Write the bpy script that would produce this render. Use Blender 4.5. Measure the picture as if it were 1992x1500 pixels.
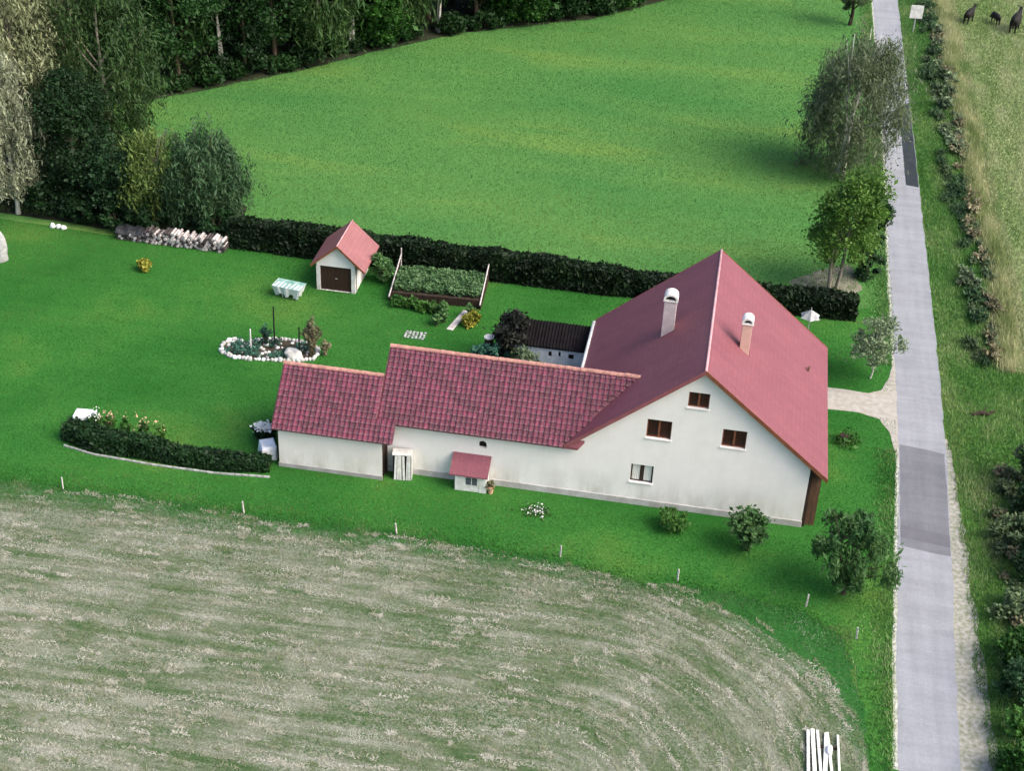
import bpy, bmesh, math, random
import numpy as np
from mathutils import Vector, Matrix
R = math.radians
scene = bpy.context.scene
for o in list(bpy.data.objects): bpy.data.objects.remove(o)

# ------------------------------------------------------------------ camera
YAW, PITCH, ROLL = -0.1482, 0.5743, 0.0471
cam_d = bpy.data.cameras.new('camera'); cam = bpy.data.objects.new('camera', cam_d)
scene.collection.objects.link(cam); scene.camera = cam
rv = Vector((math.cos(YAW), -math.sin(YAW), 0)); fh = Vector((math.sin(YAW), math.cos(YAW), 0))
fw = fh*math.cos(PITCH) - Vector((0, 0, math.sin(PITCH))); upv = fh*math.sin(PITCH) + Vector((0, 0, math.cos(PITCH)))
cx = rv*math.cos(ROLL) + upv*math.sin(ROLL); cyv = upv*math.cos(ROLL) - rv*math.sin(ROLL)
cam.matrix_world = Matrix(((cx.x, cyv.x, -fw.x, -6.53), (cx.y, cyv.y, -fw.y, -69.88), (cx.z, cyv.z, -fw.z, 52.76), (0, 0, 0, 1)))
cam_d.sensor_width = 36; cam_d.lens = 53.02; cam_d.clip_start = 0.5; cam_d.clip_end = 6000

# ------------------------------------------------------------------ world, sun, exposure
SUN_EL, SUN_AZ = R(45), R(-14)          # azimuth from +X towards +Y
world = bpy.data.worlds.new('World'); scene.world = world; world.use_nodes = True
wn = world.node_tree; bg = wn.nodes['Background']
sky = wn.nodes.new('ShaderNodeTexSky'); sky.sky_type = 'NISHITA'; sky.sun_disc = False
sky.sun_elevation = SUN_EL; sky.sun_rotation = math.pi/2 - SUN_AZ
sky.air_density = 1.0; sky.dust_density = 5.0; sky.ozone_density = 1.6
wn.links.new(sky.outputs[0], bg.inputs[0]); bg.inputs[1].default_value = 0.15
sd = bpy.data.lights.new('sun', 'SUN'); sd.energy = 1.8; sd.angle = R(45); sd.color = (1.0, 0.93, 0.84)
sun = bpy.data.objects.new('sun', sd); scene.collection.objects.link(sun)
sv = Vector((math.cos(SUN_EL)*math.cos(SUN_AZ), math.cos(SUN_EL)*math.sin(SUN_AZ), math.sin(SUN_EL)))
sun.rotation_euler = sv.to_track_quat('Z', 'Y').to_euler(); sun.location = (60, -10, 80)
scene.view_settings.view_transform = 'Standard'; scene.view_settings.look = 'None'
scene.view_settings.exposure = 0.88; scene.view_settings.gamma = 1.0
scene.render.resolution_x = 1024; scene.render.resolution_y = 772

# ------------------------------------------------------------------ helpers
rng = np.random.default_rng(7); rnd = random.Random(11)
COL = scene.collection

def link(name, me, mat=None, parent=None):
    o = bpy.data.objects.new(name, me); COL.objects.link(o)
    if mat is not None and me is not None and len(me.materials) == 0: me.materials.append(mat)
    if parent is not None: o.parent = parent
    return o
def thing(name, label, cat, loc=(0, 0, 0), rz=0.0, group=None):
    o = bpy.data.objects.new(name, None); COL.objects.link(o); o.empty_display_size = 0.3
    o.location = loc; o.rotation_euler = (0, 0, rz); return tag(o, label, cat, group)
def tag(o, label=None, cat=None, group=None, kind=None):
    if label: o['label'] = label
    if cat: o['category'] = cat
    if group: o['group'] = group
    if kind: o['kind'] = kind
    return o
def copy_tree(o, parent=None):
    c = o.copy(); COL.objects.link(c); c.parent = parent
    for ch in o.children: copy_tree(ch, c)
    return c

class MB:
    def __init__(s): s.v = []; s.f = []; s.sm = False
    def quadface(s, *pts):
        n = len(s.v); s.v += [tuple(p) for p in pts]; s.f.append(tuple(range(n, n+len(pts)))); return s
    def box(s, x0, x1, y0, y1, z0, z1):
        n = len(s.v)
        s.v += [(x0,y0,z0),(x1,y0,z0),(x1,y1,z0),(x0,y1,z0),(x0,y0,z1),(x1,y0,z1),(x1,y1,z1),(x0,y1,z1)]
        s.f += [tuple(n+i for i in q) for q in ((0,3,2,1),(4,5,6,7),(0,1,5,4),(1,2,6,5),(2,3,7,6),(3,0,4,7))]; return s
    def prism(s, poly, d):
        """extrude a 3-D polygon along vector d, closed"""
        n = len(s.v); k = len(poly); d = Vector(d)
        s.v += [tuple(Vector(p)) for p in poly] + [tuple(Vector(p)+d) for p in poly]
        s.f.append(tuple(range(n+k-1, n-1, -1))); s.f.append(tuple(range(n+k, n+2*k)))
        for i in range(k): j = (i+1) % k; s.f.append((n+i, n+j, n+k+j, n+k+i))
        return s
    def tube(s, pts, rad, n=7, cap=True):
        pts = [Vector(p) for p in pts]
        if not hasattr(rad, '__len__'): rad = [rad]*len(pts)
        b = len(s.v)
        for i, p in enumerate(pts):
            t = (pts[min(i+1, len(pts)-1)] - pts[max(i-1, 0)]).normalized()
            a = t.cross(Vector((0, 1, 0.01)) if abs(t.y) < .9 else Vector((1, 0, 0))).normalized(); c = t.cross(a)
            for k in range(n):
                an = 2*math.pi*k/n; s.v.append(tuple(p + (a*math.cos(an) + c*math.sin(an))*rad[i]))
        for i in range(len(pts)-1):
            for k in range(n):
                k2 = (k+1) % n; s.f.append((b+i*n+k, b+i*n+k2, b+(i+1)*n+k2, b+(i+1)*n+k))
        if cap: s.f.append(tuple(range(b+n-1, b-1, -1))); e = b+(len(pts)-1)*n; s.f.append(tuple(range(e, e+n)))
        return s
    def mesh(s, name='mesh', smooth=False):
        me = bpy.data.meshes.new(name); me.from_pydata(s.v, [], s.f)
        bm = bmesh.new(); bm.from_mesh(me); bmesh.ops.recalc_face_normals(bm, faces=bm.faces); bm.to_mesh(me); bm.free()
        if smooth: me.polygons.foreach_set('use_smooth', [True]*len(me.polygons))
        me.update(); return me
    def build(s, name, mat, parent=None, smooth=False, bevel=0.0):
        o = link(name, s.mesh(name, smooth), mat, parent)
        if bevel:
            m = o.modifiers.new('bevel', 'BEVEL'); m.width = bevel; m.segments = 2; m.limit_method = 'ANGLE'
        return o

def mesh_np(name, V, F, col=None, smooth=False):
    """V (n,3), F (m,k) all same size"""
    me = bpy.data.meshes.new(name); n, m, k = len(V), len(F), F.shape[1]
    me.vertices.add(n); me.vertices.foreach_set('co', np.ascontiguousarray(V, dtype=np.float32).ravel())
    me.loops.add(m*k); me.loops.foreach_set('vertex_index', np.ascontiguousarray(F, dtype=np.int32).ravel())
    me.polygons.add(m); me.polygons.foreach_set('loop_start', np.arange(0, m*k, k, dtype=np.int32))
    me.polygons.foreach_set('loop_total', np.full(m, k, dtype=np.int32))
    if smooth: me.polygons.foreach_set('use_smooth', np.ones(m, dtype=bool))
    if col is not None:
        a = me.attributes.new('Col', 'FLOAT_COLOR', 'POINT')
        c = np.ones((n, 4), dtype=np.float32); c[:, :3] = col; a.data.foreach_set('color', c.ravel())
    me.update(calc_edges=True); me.validate(); return me

_perm = rng.random((256, 256))
def vnoise(x, y, s=1.0, seed=0):
    x = np.asarray(x)*s + seed*17.3 + 1000; y = np.asarray(y)*s + seed*9.1 + 1000
    xi = np.floor(x).astype(int); yi = np.floor(y).astype(int); fx = x-xi; fy = y-yi
    fx = fx*fx*(3-2*fx); fy = fy*fy*(3-2*fy); g = lambda a, b: _perm[a % 256, b % 256]
    return (g(xi, yi)*(1-fx)+g(xi+1, yi)*fx)*(1-fy) + (g(xi, yi+1)*(1-fx)+g(xi+1, yi+1)*fx)*fy
def fbm(x, y, s=1.0, seed=0, o=3):
    t = 0; a = 1; w = 0
    for i in range(o): t = t + a*vnoise(x, y, s*2**i, seed+i*3); w += a; a *= .5
    return t/w
def in_poly(x, y, poly):
    r = np.zeros(len(x), bool); n = len(poly)
    for i in range(n):
        x1, y1 = poly[i]; x2, y2 = poly[(i+1) % n]
        c = ((y1 > y) != (y2 > y)) & (x < (x2-x1)*(y-y1)/((y2-y1) or 1e-9) + x1); r ^= c
    return r

# ------------------------------------------------------------------ materials
def newmat(name):
    m = bpy.data.materials.new(name); m.use_nodes = True; return m, m.node_tree.nodes, m.node_tree.links, m.node_tree.nodes['Principled BSDF']
def ramp(n, stops):
    r = n.new('ShaderNodeValToRGB'); e = r.color_ramp.elements
    while len(e) < len(stops): e.new(.5)
    for q, (p, c) in zip(e, stops): q.position = p; q.color = (*c, 1)
    return r
def noise(n, l, vec, scale, detail=4, rough=.55):
    t = n.new('ShaderNodeTexNoise'); t.inputs['Scale'].default_value = scale; t.inputs['Detail'].default_value = detail; t.inputs['Roughness'].default_value = rough
    if vec is not None: l.new(vec, t.inputs['Vector'])
    return t
def mixc(n, l, f, a, b, mode='MIX'):
    m = n.new('ShaderNodeMix'); m.data_type = 'RGBA'; m.blend_type = mode
    for s, q in ((0, f), (6, a), (7, b)):
        if isinstance(q, (int, float)): m.inputs[s].default_value = q
        elif isinstance(q, tuple): m.inputs[s].default_value = (*q, 1)
        else: l.new(q, m.inputs[s])
    return m.outputs[2]
def pos(n): return n.new('ShaderNodeNewGeometry').outputs['Position']
def mapped(n, l, vec, sc, rot=(0, 0, 0)):
    m = n.new('ShaderNodeMapping'); m.inputs['Scale'].default_value = sc; m.inputs['Rotation'].default_value = rot; l.new(vec, m.inputs[0]); return m.outputs[0]
def bump(n, l, b, h, strength=.3, dist=.02):
    k = n.new('ShaderNodeBump'); k.inputs['Strength'].default_value = strength; k.inputs['Distance'].default_value = dist; l.new(h, k.inputs['Height']); l.new(k.outputs[0], b.inputs['Normal'])
def basic(name, c1, c2=None, scale=3.0, rough=.8, bm=.15, dist=.01, stretch=(1, 1, 1), spec=.3, obj=False):
    m, n, l, b = newmat(name); b.inputs['Roughness'].default_value = rough; b.inputs['Specular IOR Level'].default_value = spec
    c2 = c2 or tuple(x*.75 for x in c1)
    v = n.new('ShaderNodeTexCoord').outputs['Object'] if obj else pos(n)
    t = noise(n, l, mapped(n, l, v, stretch), scale, 5)
    r = ramp(n, [(.35, c2), (.65, c1)]); l.new(t.outputs[0], r.inputs[0])
    oi = n.new('ShaderNodeObjectInfo'); mr = n.new('ShaderNodeMapRange'); mr.inputs[3].default_value = .85; mr.inputs[4].default_value = 1.12
    l.new(oi.outputs['Random'], mr.inputs[0])
    hs = n.new('ShaderNodeHueSaturation'); l.new(mr.outputs[0], hs.inputs['Value']); l.new(r.outputs[0], hs.inputs['Color']); l.new(hs.outputs[0], b.inputs['Base Color'])
    if bm: bump(n, l, b, noise(n, l, mapped(n, l, v, stretch), scale*6, 4).outputs[0], bm, dist)
    return m
def leafmat(name, dark, light, trans=.25, scale=.9):
    m, n, l, b = newmat(name); b.inputs['Roughness'].default_value = .6; b.inputs['Specular IOR Level'].default_value = .25
    p = pos(n); t = noise(n, l, p, scale, 3); t2 = n.new('ShaderNodeTexWhiteNoise'); l.new(mapped(n, l, p, (3, 3, 3)), t2.inputs['Vector'])
    sm = n.new('ShaderNodeVectorMath'); sm.operation = 'SNAP'
    r = ramp(n, [(.3, dark), (.7, light)]); l.new(t.outputs[0], r.inputs[0])
    fine = noise(n, l, p, scale*9, 2); mr = n.new('ShaderNodeMapRange'); mr.inputs[1].default_value = .3; mr.inputs[2].default_value = .7; mr.inputs[3].default_value = .55; mr.inputs[4].default_value = 1.6; l.new(fine.outputs[0], mr.inputs[0])
    oi = n.new('ShaderNodeObjectInfo'); mo = n.new('ShaderNodeMapRange'); mo.inputs[3].default_value = .8; mo.inputs[4].default_value = 1.2; l.new(oi.outputs['Random'], mo.inputs[0])
    mm = n.new('ShaderNodeMath'); mm.operation = 'MULTIPLY'; l.new(mr.outputs[0], mm.inputs[0]); l.new(mo.outputs[0], mm.inputs[1])
    hs = n.new('ShaderNodeHueSaturation'); l.new(mm.outputs[0], hs.inputs['Value']); l.new(r.outputs[0], hs.inputs['Color']); l.new(hs.outputs[0], b.inputs['Base Color'])
    tr = n.new('ShaderNodeBsdfTranslucent'); l.new(hs.outputs[0], tr.inputs[0]); ms = n.new('ShaderNodeMixShader'); ms.inputs[0].default_value = trans
    l.new(b.outputs[0], ms.inputs[1]); l.new(tr.outputs[0], ms.inputs[2]); l.new(ms.outputs[0], n['Material Output'].inputs[0]); return m
def attrmat(name, rough=.7, trans=.2):
    m, n, l, b = newmat(name); b.inputs['Roughness'].default_value = rough; b.inputs['Specular IOR Level'].default_value = .2
    a = n.new('ShaderNodeAttribute'); a.attribute_name = 'Col'; l.new(a.outputs[0], b.inputs['Base Color'])
    tr = n.new('ShaderNodeBsdfTranslucent'); l.new(a.outputs[0], tr.inputs[0]); ms = n.new('ShaderNodeMixShader'); ms.inputs[0].default_value = trans
    l.new(b.outputs[0], ms.inputs[1]); l.new(tr.outputs[0], ms.inputs[2]); l.new(ms.outputs[0], n['Material Output'].inputs[0]); return m
def grassmat(name, stops, big=.06, fine=5.0, seed=(0, 0, 0), stretch=(1, 1, 1)):
    m, n, l, b = newmat(name); b.inputs['Roughness'].default_value = .9; b.inputs['Specular IOR Level'].default_value = .1
    p = mapped(n, l, pos(n), stretch)
    ad = n.new('ShaderNodeVectorMath'); l.new(p, ad.inputs[0]); ad.inputs[1].default_value = seed; p = ad.outputs[0]
    t = noise(n, l, p, big, 5, .6); r = ramp(n, stops); l.new(t.outputs[0], r.inputs[0])
    f = noise(n, l, p, fine, 5, .7); mr = n.new('ShaderNodeMapRange'); mr.inputs[1].default_value = .3; mr.inputs[2].default_value = .7; mr.inputs[3].default_value = .55; mr.inputs[4].default_value = 1.45; l.new(f.outputs[0], mr.inputs[0])
    hs = n.new('ShaderNodeHueSaturation'); l.new(mr.outputs[0], hs.inputs['Value']); l.new(r.outputs[0], hs.inputs['Color']); l.new(hs.outputs[0], b.inputs['Base Color'])
    bump(n, l, b, f.outputs[0], .6, .08); return m

M = {}
M['meadow'] = grassmat('meadow_grass', [(.3, (.05, .165, .04)), (.55, (.08, .195, .048)), (.75, (.135, .225, .048))], .07, 6, (3, 8, 0), (.5, 1.8, 1))
M['lawn'] = grassmat('lawn_turf', [(.3, (.014, .095, .013)), (.55, (.034, .14, .023)), (.75, (.085, .17, .032))], .09, 7, (11, 2, 0))
M['rough'] = grassmat('rough_grass', [(.3, (.03, .09, .012)), (.5, (.06, .15, .025)), (.7, (.14, .19, .06))], .35, 6, (1, 5, 0), (1, .4, 1))
M['field'] = grassmat('field_stubble', [(.3, (.12, .21, .06)), (.5, (.20, .26, .11)), (.7, (.27, .31, .15))], .25, 5, (4, 4, 0), (1, .3, 1))
M['dry'] = grassmat('dry_grass', [(.3, (.13, .18, .06)), (.5, (.27, .27, .13)), (.7, (.36, .33, .18))], .6, 6, (9, 1, 0), (1, .3, 1))
M['blade'] = attrmat('grass_blade', .7, .25)
M['straw'] = attrmat('straw_blade', .8, .1)

def haymat():
    m, n, l, b = newmat('mown_hay'); b.inputs['Roughness'].default_value = .95; b.inputs['Specular IOR Level'].default_value = .1
    p = pos(n); sx = n.new('ShaderNodeSeparateXYZ'); l.new(p, sx.inputs[0])
    def mth(op, a, c=0.0):
        q = n.new('ShaderNodeMath'); q.operation = op
        for i, v in ((0, a), (1, c)):
            if isinstance(v, (int, float)): q.inputs[i].default_value = v
            else: l.new(v, q.inputs[i])
        return q.outputs[0]
    dx = mth('MAXIMUM', mth('ADD', sx.outputs[0], 11.0), 0.0); dy = mth('ADD', sx.outputs[1], 22.0)
    s = mth('SQRT', mth('ADD', mth('MULTIPLY', dx, dx), mth('MULTIPLY', dy, dy)))
    al = mth('SUBTRACT', sx.outputs[0], mth('MULTIPLY', sx.outputs[1], .9))
    cv = n.new('ShaderNodeCombineXYZ'); l.new(mth('MULTIPLY', s, 1.0), cv.inputs[0]); l.new(mth('MULTIPLY', al, .11), cv.inputs[1])
    t = noise(n, l, cv.outputs[0], 1.9, 9, .72); t2 = noise(n, l, p, .35, 5, .65); f = noise(n, l, p, 9, 5, .75)
    sm = mth('ADD', mth('MULTIPLY', t.outputs[0], .62), mth('MULTIPLY', t2.outputs[0], .38))
    r = ramp(n, [(.38, (.052, .10, .035)), (.46, (.115, .15, .08)), (.53, (.20, .215, .155)), (.63, (.31, .315, .26))]); l.new(sm, r.inputs[0])
    mr = n.new('ShaderNodeMapRange'); mr.inputs[1].default_value = .3; mr.inputs[2].default_value = .7; mr.inputs[3].default_value = .6; mr.inputs[4].default_value = 1.35; l.new(f.outputs[0], mr.inputs[0])
    e1 = n.new('ShaderNodeMapRange'); e1.inputs[1].default_value = 12.0; e1.inputs[2].default_value = 16.4; l.new(s, e1.inputs[0])
    e2 = n.new('ShaderNodeMapRange'); e2.inputs[1].default_value = .62; e2.inputs[2].default_value = .86; l.new(mth('ADD', mth('MULTIPLY', e1.outputs[0], .72), mth('MULTIPLY', noise(n, l, p, 1.1, 6, .7).outputs[0], .45)), e2.inputs[0])
    cc = mixc(n, l, e2.outputs[0], r.outputs[0], (.028, .125, .024))
    hs = n.new('ShaderNodeHueSaturation'); l.new(mr.outputs[0], hs.inputs['Value']); l.new(cc, hs.inputs['Color']); l.new(hs.outputs[0], b.inputs['Base Color'])
    bump(n, l, b, f.outputs[0], .7, .08); return m
M['hay'] = haymat()
def roadmat(name, c):
    m, n, l, b = newmat(name); b.inputs['Roughness'].default_value = .85; b.inputs['Specular IOR Level'].default_value = .25; p = pos(n)
    a = noise(n, l, mapped(n, l, p, (1.6, .12, 1)), 1.0, 5, .6); q = noise(n, l, mapped(n, l, p, (.25, 1.3, 1)), .8, 6, .7); f = noise(n, l, p, 16, 3, .7)
    def fac(t, lo, hi, x0, x1):
        r = n.new('ShaderNodeMapRange'); r.inputs[1].default_value = x0; r.inputs[2].default_value = x1; r.inputs[3].default_value = lo; r.inputs[4].default_value = hi; l.new(t, r.inputs[0]); return r.outputs[0]
    v = fac(a.outputs[0], .92, 1.06, .35, .65)
    for k in (fac(q.outputs[0], .88, 1.05, .36, .6), fac(f.outputs[0], .86, 1.14, .3, .7)):
        mm = n.new('ShaderNodeMath'); mm.operation = 'MULTIPLY'; l.new(v, mm.inputs[0]); l.new(k, mm.inputs[1]); v = mm.outputs[0]
    vo = n.new('ShaderNodeTexVoronoi'); vo.feature = 'DISTANCE_TO_EDGE'; vo.inputs['Scale'].default_value = .45
    dn = noise(n, l, p, 1.5, 4); ad = n.new('ShaderNodeVectorMath'); l.new(p, ad.inputs[0]); sc = n.new('ShaderNodeVectorMath'); sc.operation = 'SCALE'; sc.inputs['Scale'].default_value = .8; l.new(dn.outputs['Color'], sc.inputs[0]); l.new(sc.outputs[0], ad.inputs[1]); l.new(ad.outputs[0], vo.inputs['Vector'])
    cr = fac(vo.outputs['Distance'], .90, 1.0, .002, .010); mm = n.new('ShaderNodeMath'); mm.operation = 'MULTIPLY'; l.new(v, mm.inputs[0]); l.new(cr, mm.inputs[1])
    hs = n.new('ShaderNodeHueSaturation'); hs.inputs['Color'].default_value = (*c, 1); l.new(mm.outputs[0], hs.inputs['Value']); l.new(hs.outputs[0], b.inputs['Base Color']); bump(n, l, b, f.outputs[0], .3, .01); return m
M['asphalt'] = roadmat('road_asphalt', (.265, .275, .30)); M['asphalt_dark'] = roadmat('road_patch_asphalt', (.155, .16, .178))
M['asphalt_black'] = basic('black_road_patch', (.025, .033, .038), (.014, .02, .024), 2.5, .8, .3, .01, (1, .3, 1))
M['gravel'] = basic('pale_gravel', (.36, .34, .315), (.17, .19, .12), 4, .95, .6, .03)
M['drive'] = basic('driveway_gravel', (.36, .34, .31), (.28, .26, .22), 2.5, .95, .4, .02)
M['soil'] = basic('dry_soil', (.26, .24, .19), (.14, .15, .09), 1.2, .95, .5, .03)
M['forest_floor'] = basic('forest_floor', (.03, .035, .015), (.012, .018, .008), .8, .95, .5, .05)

# ------------------------------------------------------------------ the setting
def sheet(name, poly, z, mat, jag=0.0, step=0.6):
    pts = []
    if jag:
        for i in range(len(poly)):
            a = Vector(poly[i]); b = Vector(poly[(i+1) % len(poly)]); d = (b-a).length; k = min(max(1, int(d/step)), 320)
            for j in range(k):
                q = a.lerp(b, j/k); nn = Vector((-(b-a).y, (b-a).x)).normalized()
                w = (fbm(np.array([q.x]), np.array([q.y]), .9, 5)[0]-.5)*2*jag
                pts.append((q.x+nn.x*w, q.y+nn.y*w, z))
    else: pts = [(x, y, z) for x, y in poly]
    bm = bmesh.new(); vs = [bm.verts.new(p) for p in pts]; es = [bm.edges.new((vs[i], vs[(i+1) % len(vs)])) for i in range(len(vs))]
    bmesh.ops.triangle_fill(bm, use_beauty=True, edges=es, normal=(0, 0, 1))
    me = bpy.data.meshes.new(name); bm.to_mesh(me); bm.free()
    o = link(name, me, mat); o['kind'] = 'structure'; return o

HAY = [(-160, -6.5), (-45.5, -6.0), (-36.4, -5.6), (-31, -5.9), (-22.2, -5.8), (-13, -6.0), (-8.3, -7.0), (-6.0, -6.5), (-2.8, -6.9), (.4, -7.4), (2.0, -8.9), (3.0, -11), (3.4, -18), (3.2, -60), (-160, -60)]
LAWN = [(-160, -6.4)] + HAY[1:13] + [(3.3, -26), (4.5, -26), (4.72, -17.7), (4.9, -11), (5.1, -6), (5.5, -1), (5.7, 7.8), (5.9, 16), (6.0, 27.5), (3.6, 26.4), (-42, 26.2), (-46, 23.8), (-60, 24.6), (-160, 24.6)]
ROAD_L = [(4.2, -45), (4.8, -17.7), (5.0, -10.6), (5.4, -1.3), (5.85, 7.8), (6.0, 16), (6.1, 30), (6.45, 54.5), (6.5, 96), (7.0, 300)]
ROAD_R = [(7.0, -45), (7.7, -17.1), (7.95, -10), (8.4, -.7), (8.72, 8.4), (8.9, 16.7), (9.0, 30.8), (9.1, 47.8), (9.25, 97), (10.0, 300)]
sheet('ground', [(-2500, -2500), (2500, -2500), (2500, 2500), (-2500, 2500)], 0.0, M['rough'])
sheet('meadow', [(-160, 24.0), (6.2, 24.0), (6.3, 54), (6.4, 140), (-160, 140)], .005, M['meadow'])
sheet('lawn', LAWN, .010, M['lawn'], .12)
sheet('hay_field', HAY, .016, M['hay'], .5, .4)
sheet('crop_field', [(14.7, 22), (14.9, 46), (15.4, 99), (17, 300), (200, 300), (200, 22)], .006, M['field'], .2)
sheet('dry_grass_strip', [(13.3, 21), (13.5, 50), (13.7, 99), (14.5, 160), (16.2, 160), (15.5, 99), (15.0, 46), (14.9, 21)], .011, M['dry'], .3)
FE = [(-75, 40), (-59.7, 47.6), (-54.1, 52.9), (-46.6, 60.3), (-41.4, 66.9), (-34.6, 73.8), (-27.5, 78.5), (-22.6, 81.6), (-15.6, 89.7), (-6, 102)]
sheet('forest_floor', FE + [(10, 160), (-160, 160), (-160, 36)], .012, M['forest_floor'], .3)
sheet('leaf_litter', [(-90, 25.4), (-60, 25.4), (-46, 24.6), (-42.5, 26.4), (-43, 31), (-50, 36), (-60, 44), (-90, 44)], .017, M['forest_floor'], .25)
sheet('road', ROAD_L + ROAD_R[::-1], .030, M['asphalt'], .09, .5)
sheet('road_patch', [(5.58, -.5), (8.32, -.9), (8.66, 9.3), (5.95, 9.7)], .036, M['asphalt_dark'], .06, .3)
sheet('road_patch_strip', [(5.62, .3), (8.36, -.1), (8.40, 1.0), (5.66, 1.5)], .041, basic('patch_seam', (.125, .125, .14), (.11, .11, .125), 2, .85), .03, .4)
sheet('black_road_patch', [(8.15, 66.2), (9.12, 66.6), (9.06, 48.3), (8.0, 48.5)], .036, M['asphalt_black'], .05, .5)  # flat near-black patch along the right side of the far road
sheet('gravel_edge', [(4.55, -17.7), (4.78, -10.6), (5.18, -1.3), (5.65, 7.8), (5.8, 16), (5.85, 30), (6.25, 54), (6.35, 96), (6.7, 96), (6.7, 54), (6.3, 30), (6.2, 16), (6.0, 7.8), (5.6, -1.3), (5.2, -10.6), (5.0, -17.7)], .022, basic('chalky_edge', (.50, .49, .46), (.24, .26, .19), 4, .95, .5, .02), .06, .5)
sheet('gravel_verge', [(6.5, -45), (7.4, -17), (7.6, -10), (8.1, -.7), (8.4, 11), (8.95, 11), (9.15, 6.9), (9.3, -3), (9.35, -7), (9.5, -12), (9.6, -45)], .022, M['gravel'], .2, .5)
sheet('driveway', [(-1.5, 12.6), (1.7, 12.75), (3.6, 12.8), (4.8, 12.3), (5.35, 11.0), (5.75, 8.0), (6.2, 8.5), (6.25, 19), (5.95, 19.5), (5.6, 17.6), (5.0, 15.8), (4.2, 15.25), (1.7, 15.35), (-1.5, 15.5)], .025, M['drive'], .07, .4)
sheet('bare_soil', [(-1.2, 29.3), (.6, 27.0), (3.4, 27.6), (4.0, 30), (3.2, 33), (1, 31.5)], .014, M['soil'], .4, .4)

# grass as real blades: one mass per kind of ground
def blades(name, label, n, xr, yr, hmin, hmax, wid, colf, keep, mat='blade', z=.012, flat=.0, cat='grass'):
    x = rng.uniform(*xr, n); y = rng.uniform(*yr, n); k = keep(x, y); x, y = x[k], y[k]; n = len(x)
    h = rng.uniform(hmin, hmax, n); a = rng.uniform(0, 2*np.pi, n); t = rng.uniform(.15, .7, n) if not flat else rng.uniform(flat, flat*1.15, n); w = rng.uniform(.6, 1.2, n)*wid
    b = a + np.pi/2 + rng.normal(0, .4, n)
    V = np.zeros((n, 3, 3)); dx, dy = np.cos(b)*w/2, np.sin(b)*w/2
    V[:, 0] = np.stack([x-dx, y-dy, np.full(n, z)], 1); V[:, 1] = np.stack([x+dx, y+dy, np.full(n, z)], 1)
    V[:, 2] = np.stack([x+np.cos(a)*np.sin(t)*h, y+np.sin(a)*np.sin(t)*h, z+np.cos(t)*h], 1)
    c = colf(x, y)*rng.uniform(.7, 1.3, n)[:, None]
    o = link(name, mesh_np(name, V.reshape(-1, 3), np.arange(3*n).reshape(-1, 3), np.repeat(c, 3, 0)), M[mat])
    return tag(o, label, cat, kind='stuff')
def lerpc(t, stops):
    t = np.clip(t, 0, 1); xs = [s[0] for s in stops]; return np.stack([np.interp(t, xs, [s[1][i] for s in stops]) for i in range(3)], 1)
lawnP = [(x, y) for x, y in LAWN]
house_mask = lambda x, y: (x > -30.6) & (x < .3) & (y > -1.2) & (y < 13.9) & ((x > -13.2) | (y < 6.2))
drive_mask = lambda x, y: (x > -1) & (y > 12.5) & (y < 15.6)
def lawncol(x, y):
    t = fbm(x, y, .10, 2)*.75 + (fbm(x, y, .8, 9)-.5)*.55 + (fbm(x*.25, y*2.2, .55, 19)-.5)*.4 + .12*np.sin(y*2*np.pi/1.3+fbm(x, y, .2, 33)*4) + .06
    c = lerpc(t, [(.15, (.012, .105, .013)), (.4, (.028, .16, .024)), (.6, (.055, .19, .03)), (.85, (.14, .225, .05))])
    w = np.clip(1-np.hypot((x+32.7)/2.6, (y-18.3)/2.0), 0, 1)*.5 + np.clip((fbm(x, y, .33, 41)-.62)*5, 0, 1)*.45 + np.clip((x+42)/-12, 0, 1)*np.clip((y-14)/10, 0, 1)*.85
    return c*(1-w[:, None]) + np.array([.13, .15, .05])*w[:, None]
blades('lawn_grass', 'short bright green grass of the mown garden lawn around the farmhouse', 300000, (-64, 6), (-20, 26), .05, .12, .035,
       lawncol,
       lambda x, y: in_poly(x, y, lawnP) & ~house_mask(x, y) & ~drive_mask(x, y))
def meadow_keep(x, y):
    fx = np.interp(x, [p[0] for p in FE], [p[1] for p in FE]); return (y < fx+.3) & (y > 25.8) & (x < 6.2)
blades('meadow_grass', 'taller yellow-green grass of the open meadow below the forest', 260000, (-62, 6.3), (25.5, 100), .08, .20, .05,
       lambda x, y: lerpc(fbm(x, y*1.5, .07, 4)*.8+fbm(x*.35, y*1.6, .8, 1)*.35-.07, [(0, (.04, .155, .037)), (.45, (.076, .20, .05)), (.7, (.125, .235, .053)), (1, (.19, .27, .075))]), meadow_keep)
HS = lambda x, y: np.sqrt(np.maximum(x+11, 0)**2 + (y+22)**2)
def haycol(x, y):
    t = (fbm(HS(x, y)*1.9, (x-.9*y)*.14, 1.0, 12, 5)-.5)*1.2 + (fbm(x, y, .35, 6, 4)-.5)*.9 + .48 + rng.normal(0, .08, len(x))
    g_ = np.clip((HS(x, y)-12.0)/4.4, 0, 1)*.72+fbm(x, y, 1.1, 51, 4)*.45; g_ = np.clip((g_-.62)/.24, 0, 1)[:, None]*(rng.random(len(x)) < .85)[:, None]
    c = lerpc(t-.02, [(.22, (.045, .11, .028)), (.42, (.10, .15, .068)), (.55, (.19, .21, .145)), (.75, (.315, .325, .265)), (1, (.46, .45, .39))])
    return c*(1-g_)+np.array([.03, .135, .026])*g_
hayP = HAY
blades('mown_hay', 'pale cut hay lying in swathes over the mown field', 330000, (-52, 4.5), (-30, -5), .07, .22, .03, haycol, lambda x, y: in_poly(x, y, hayP), 'straw', .018, 1.25, 'hay')
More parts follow.
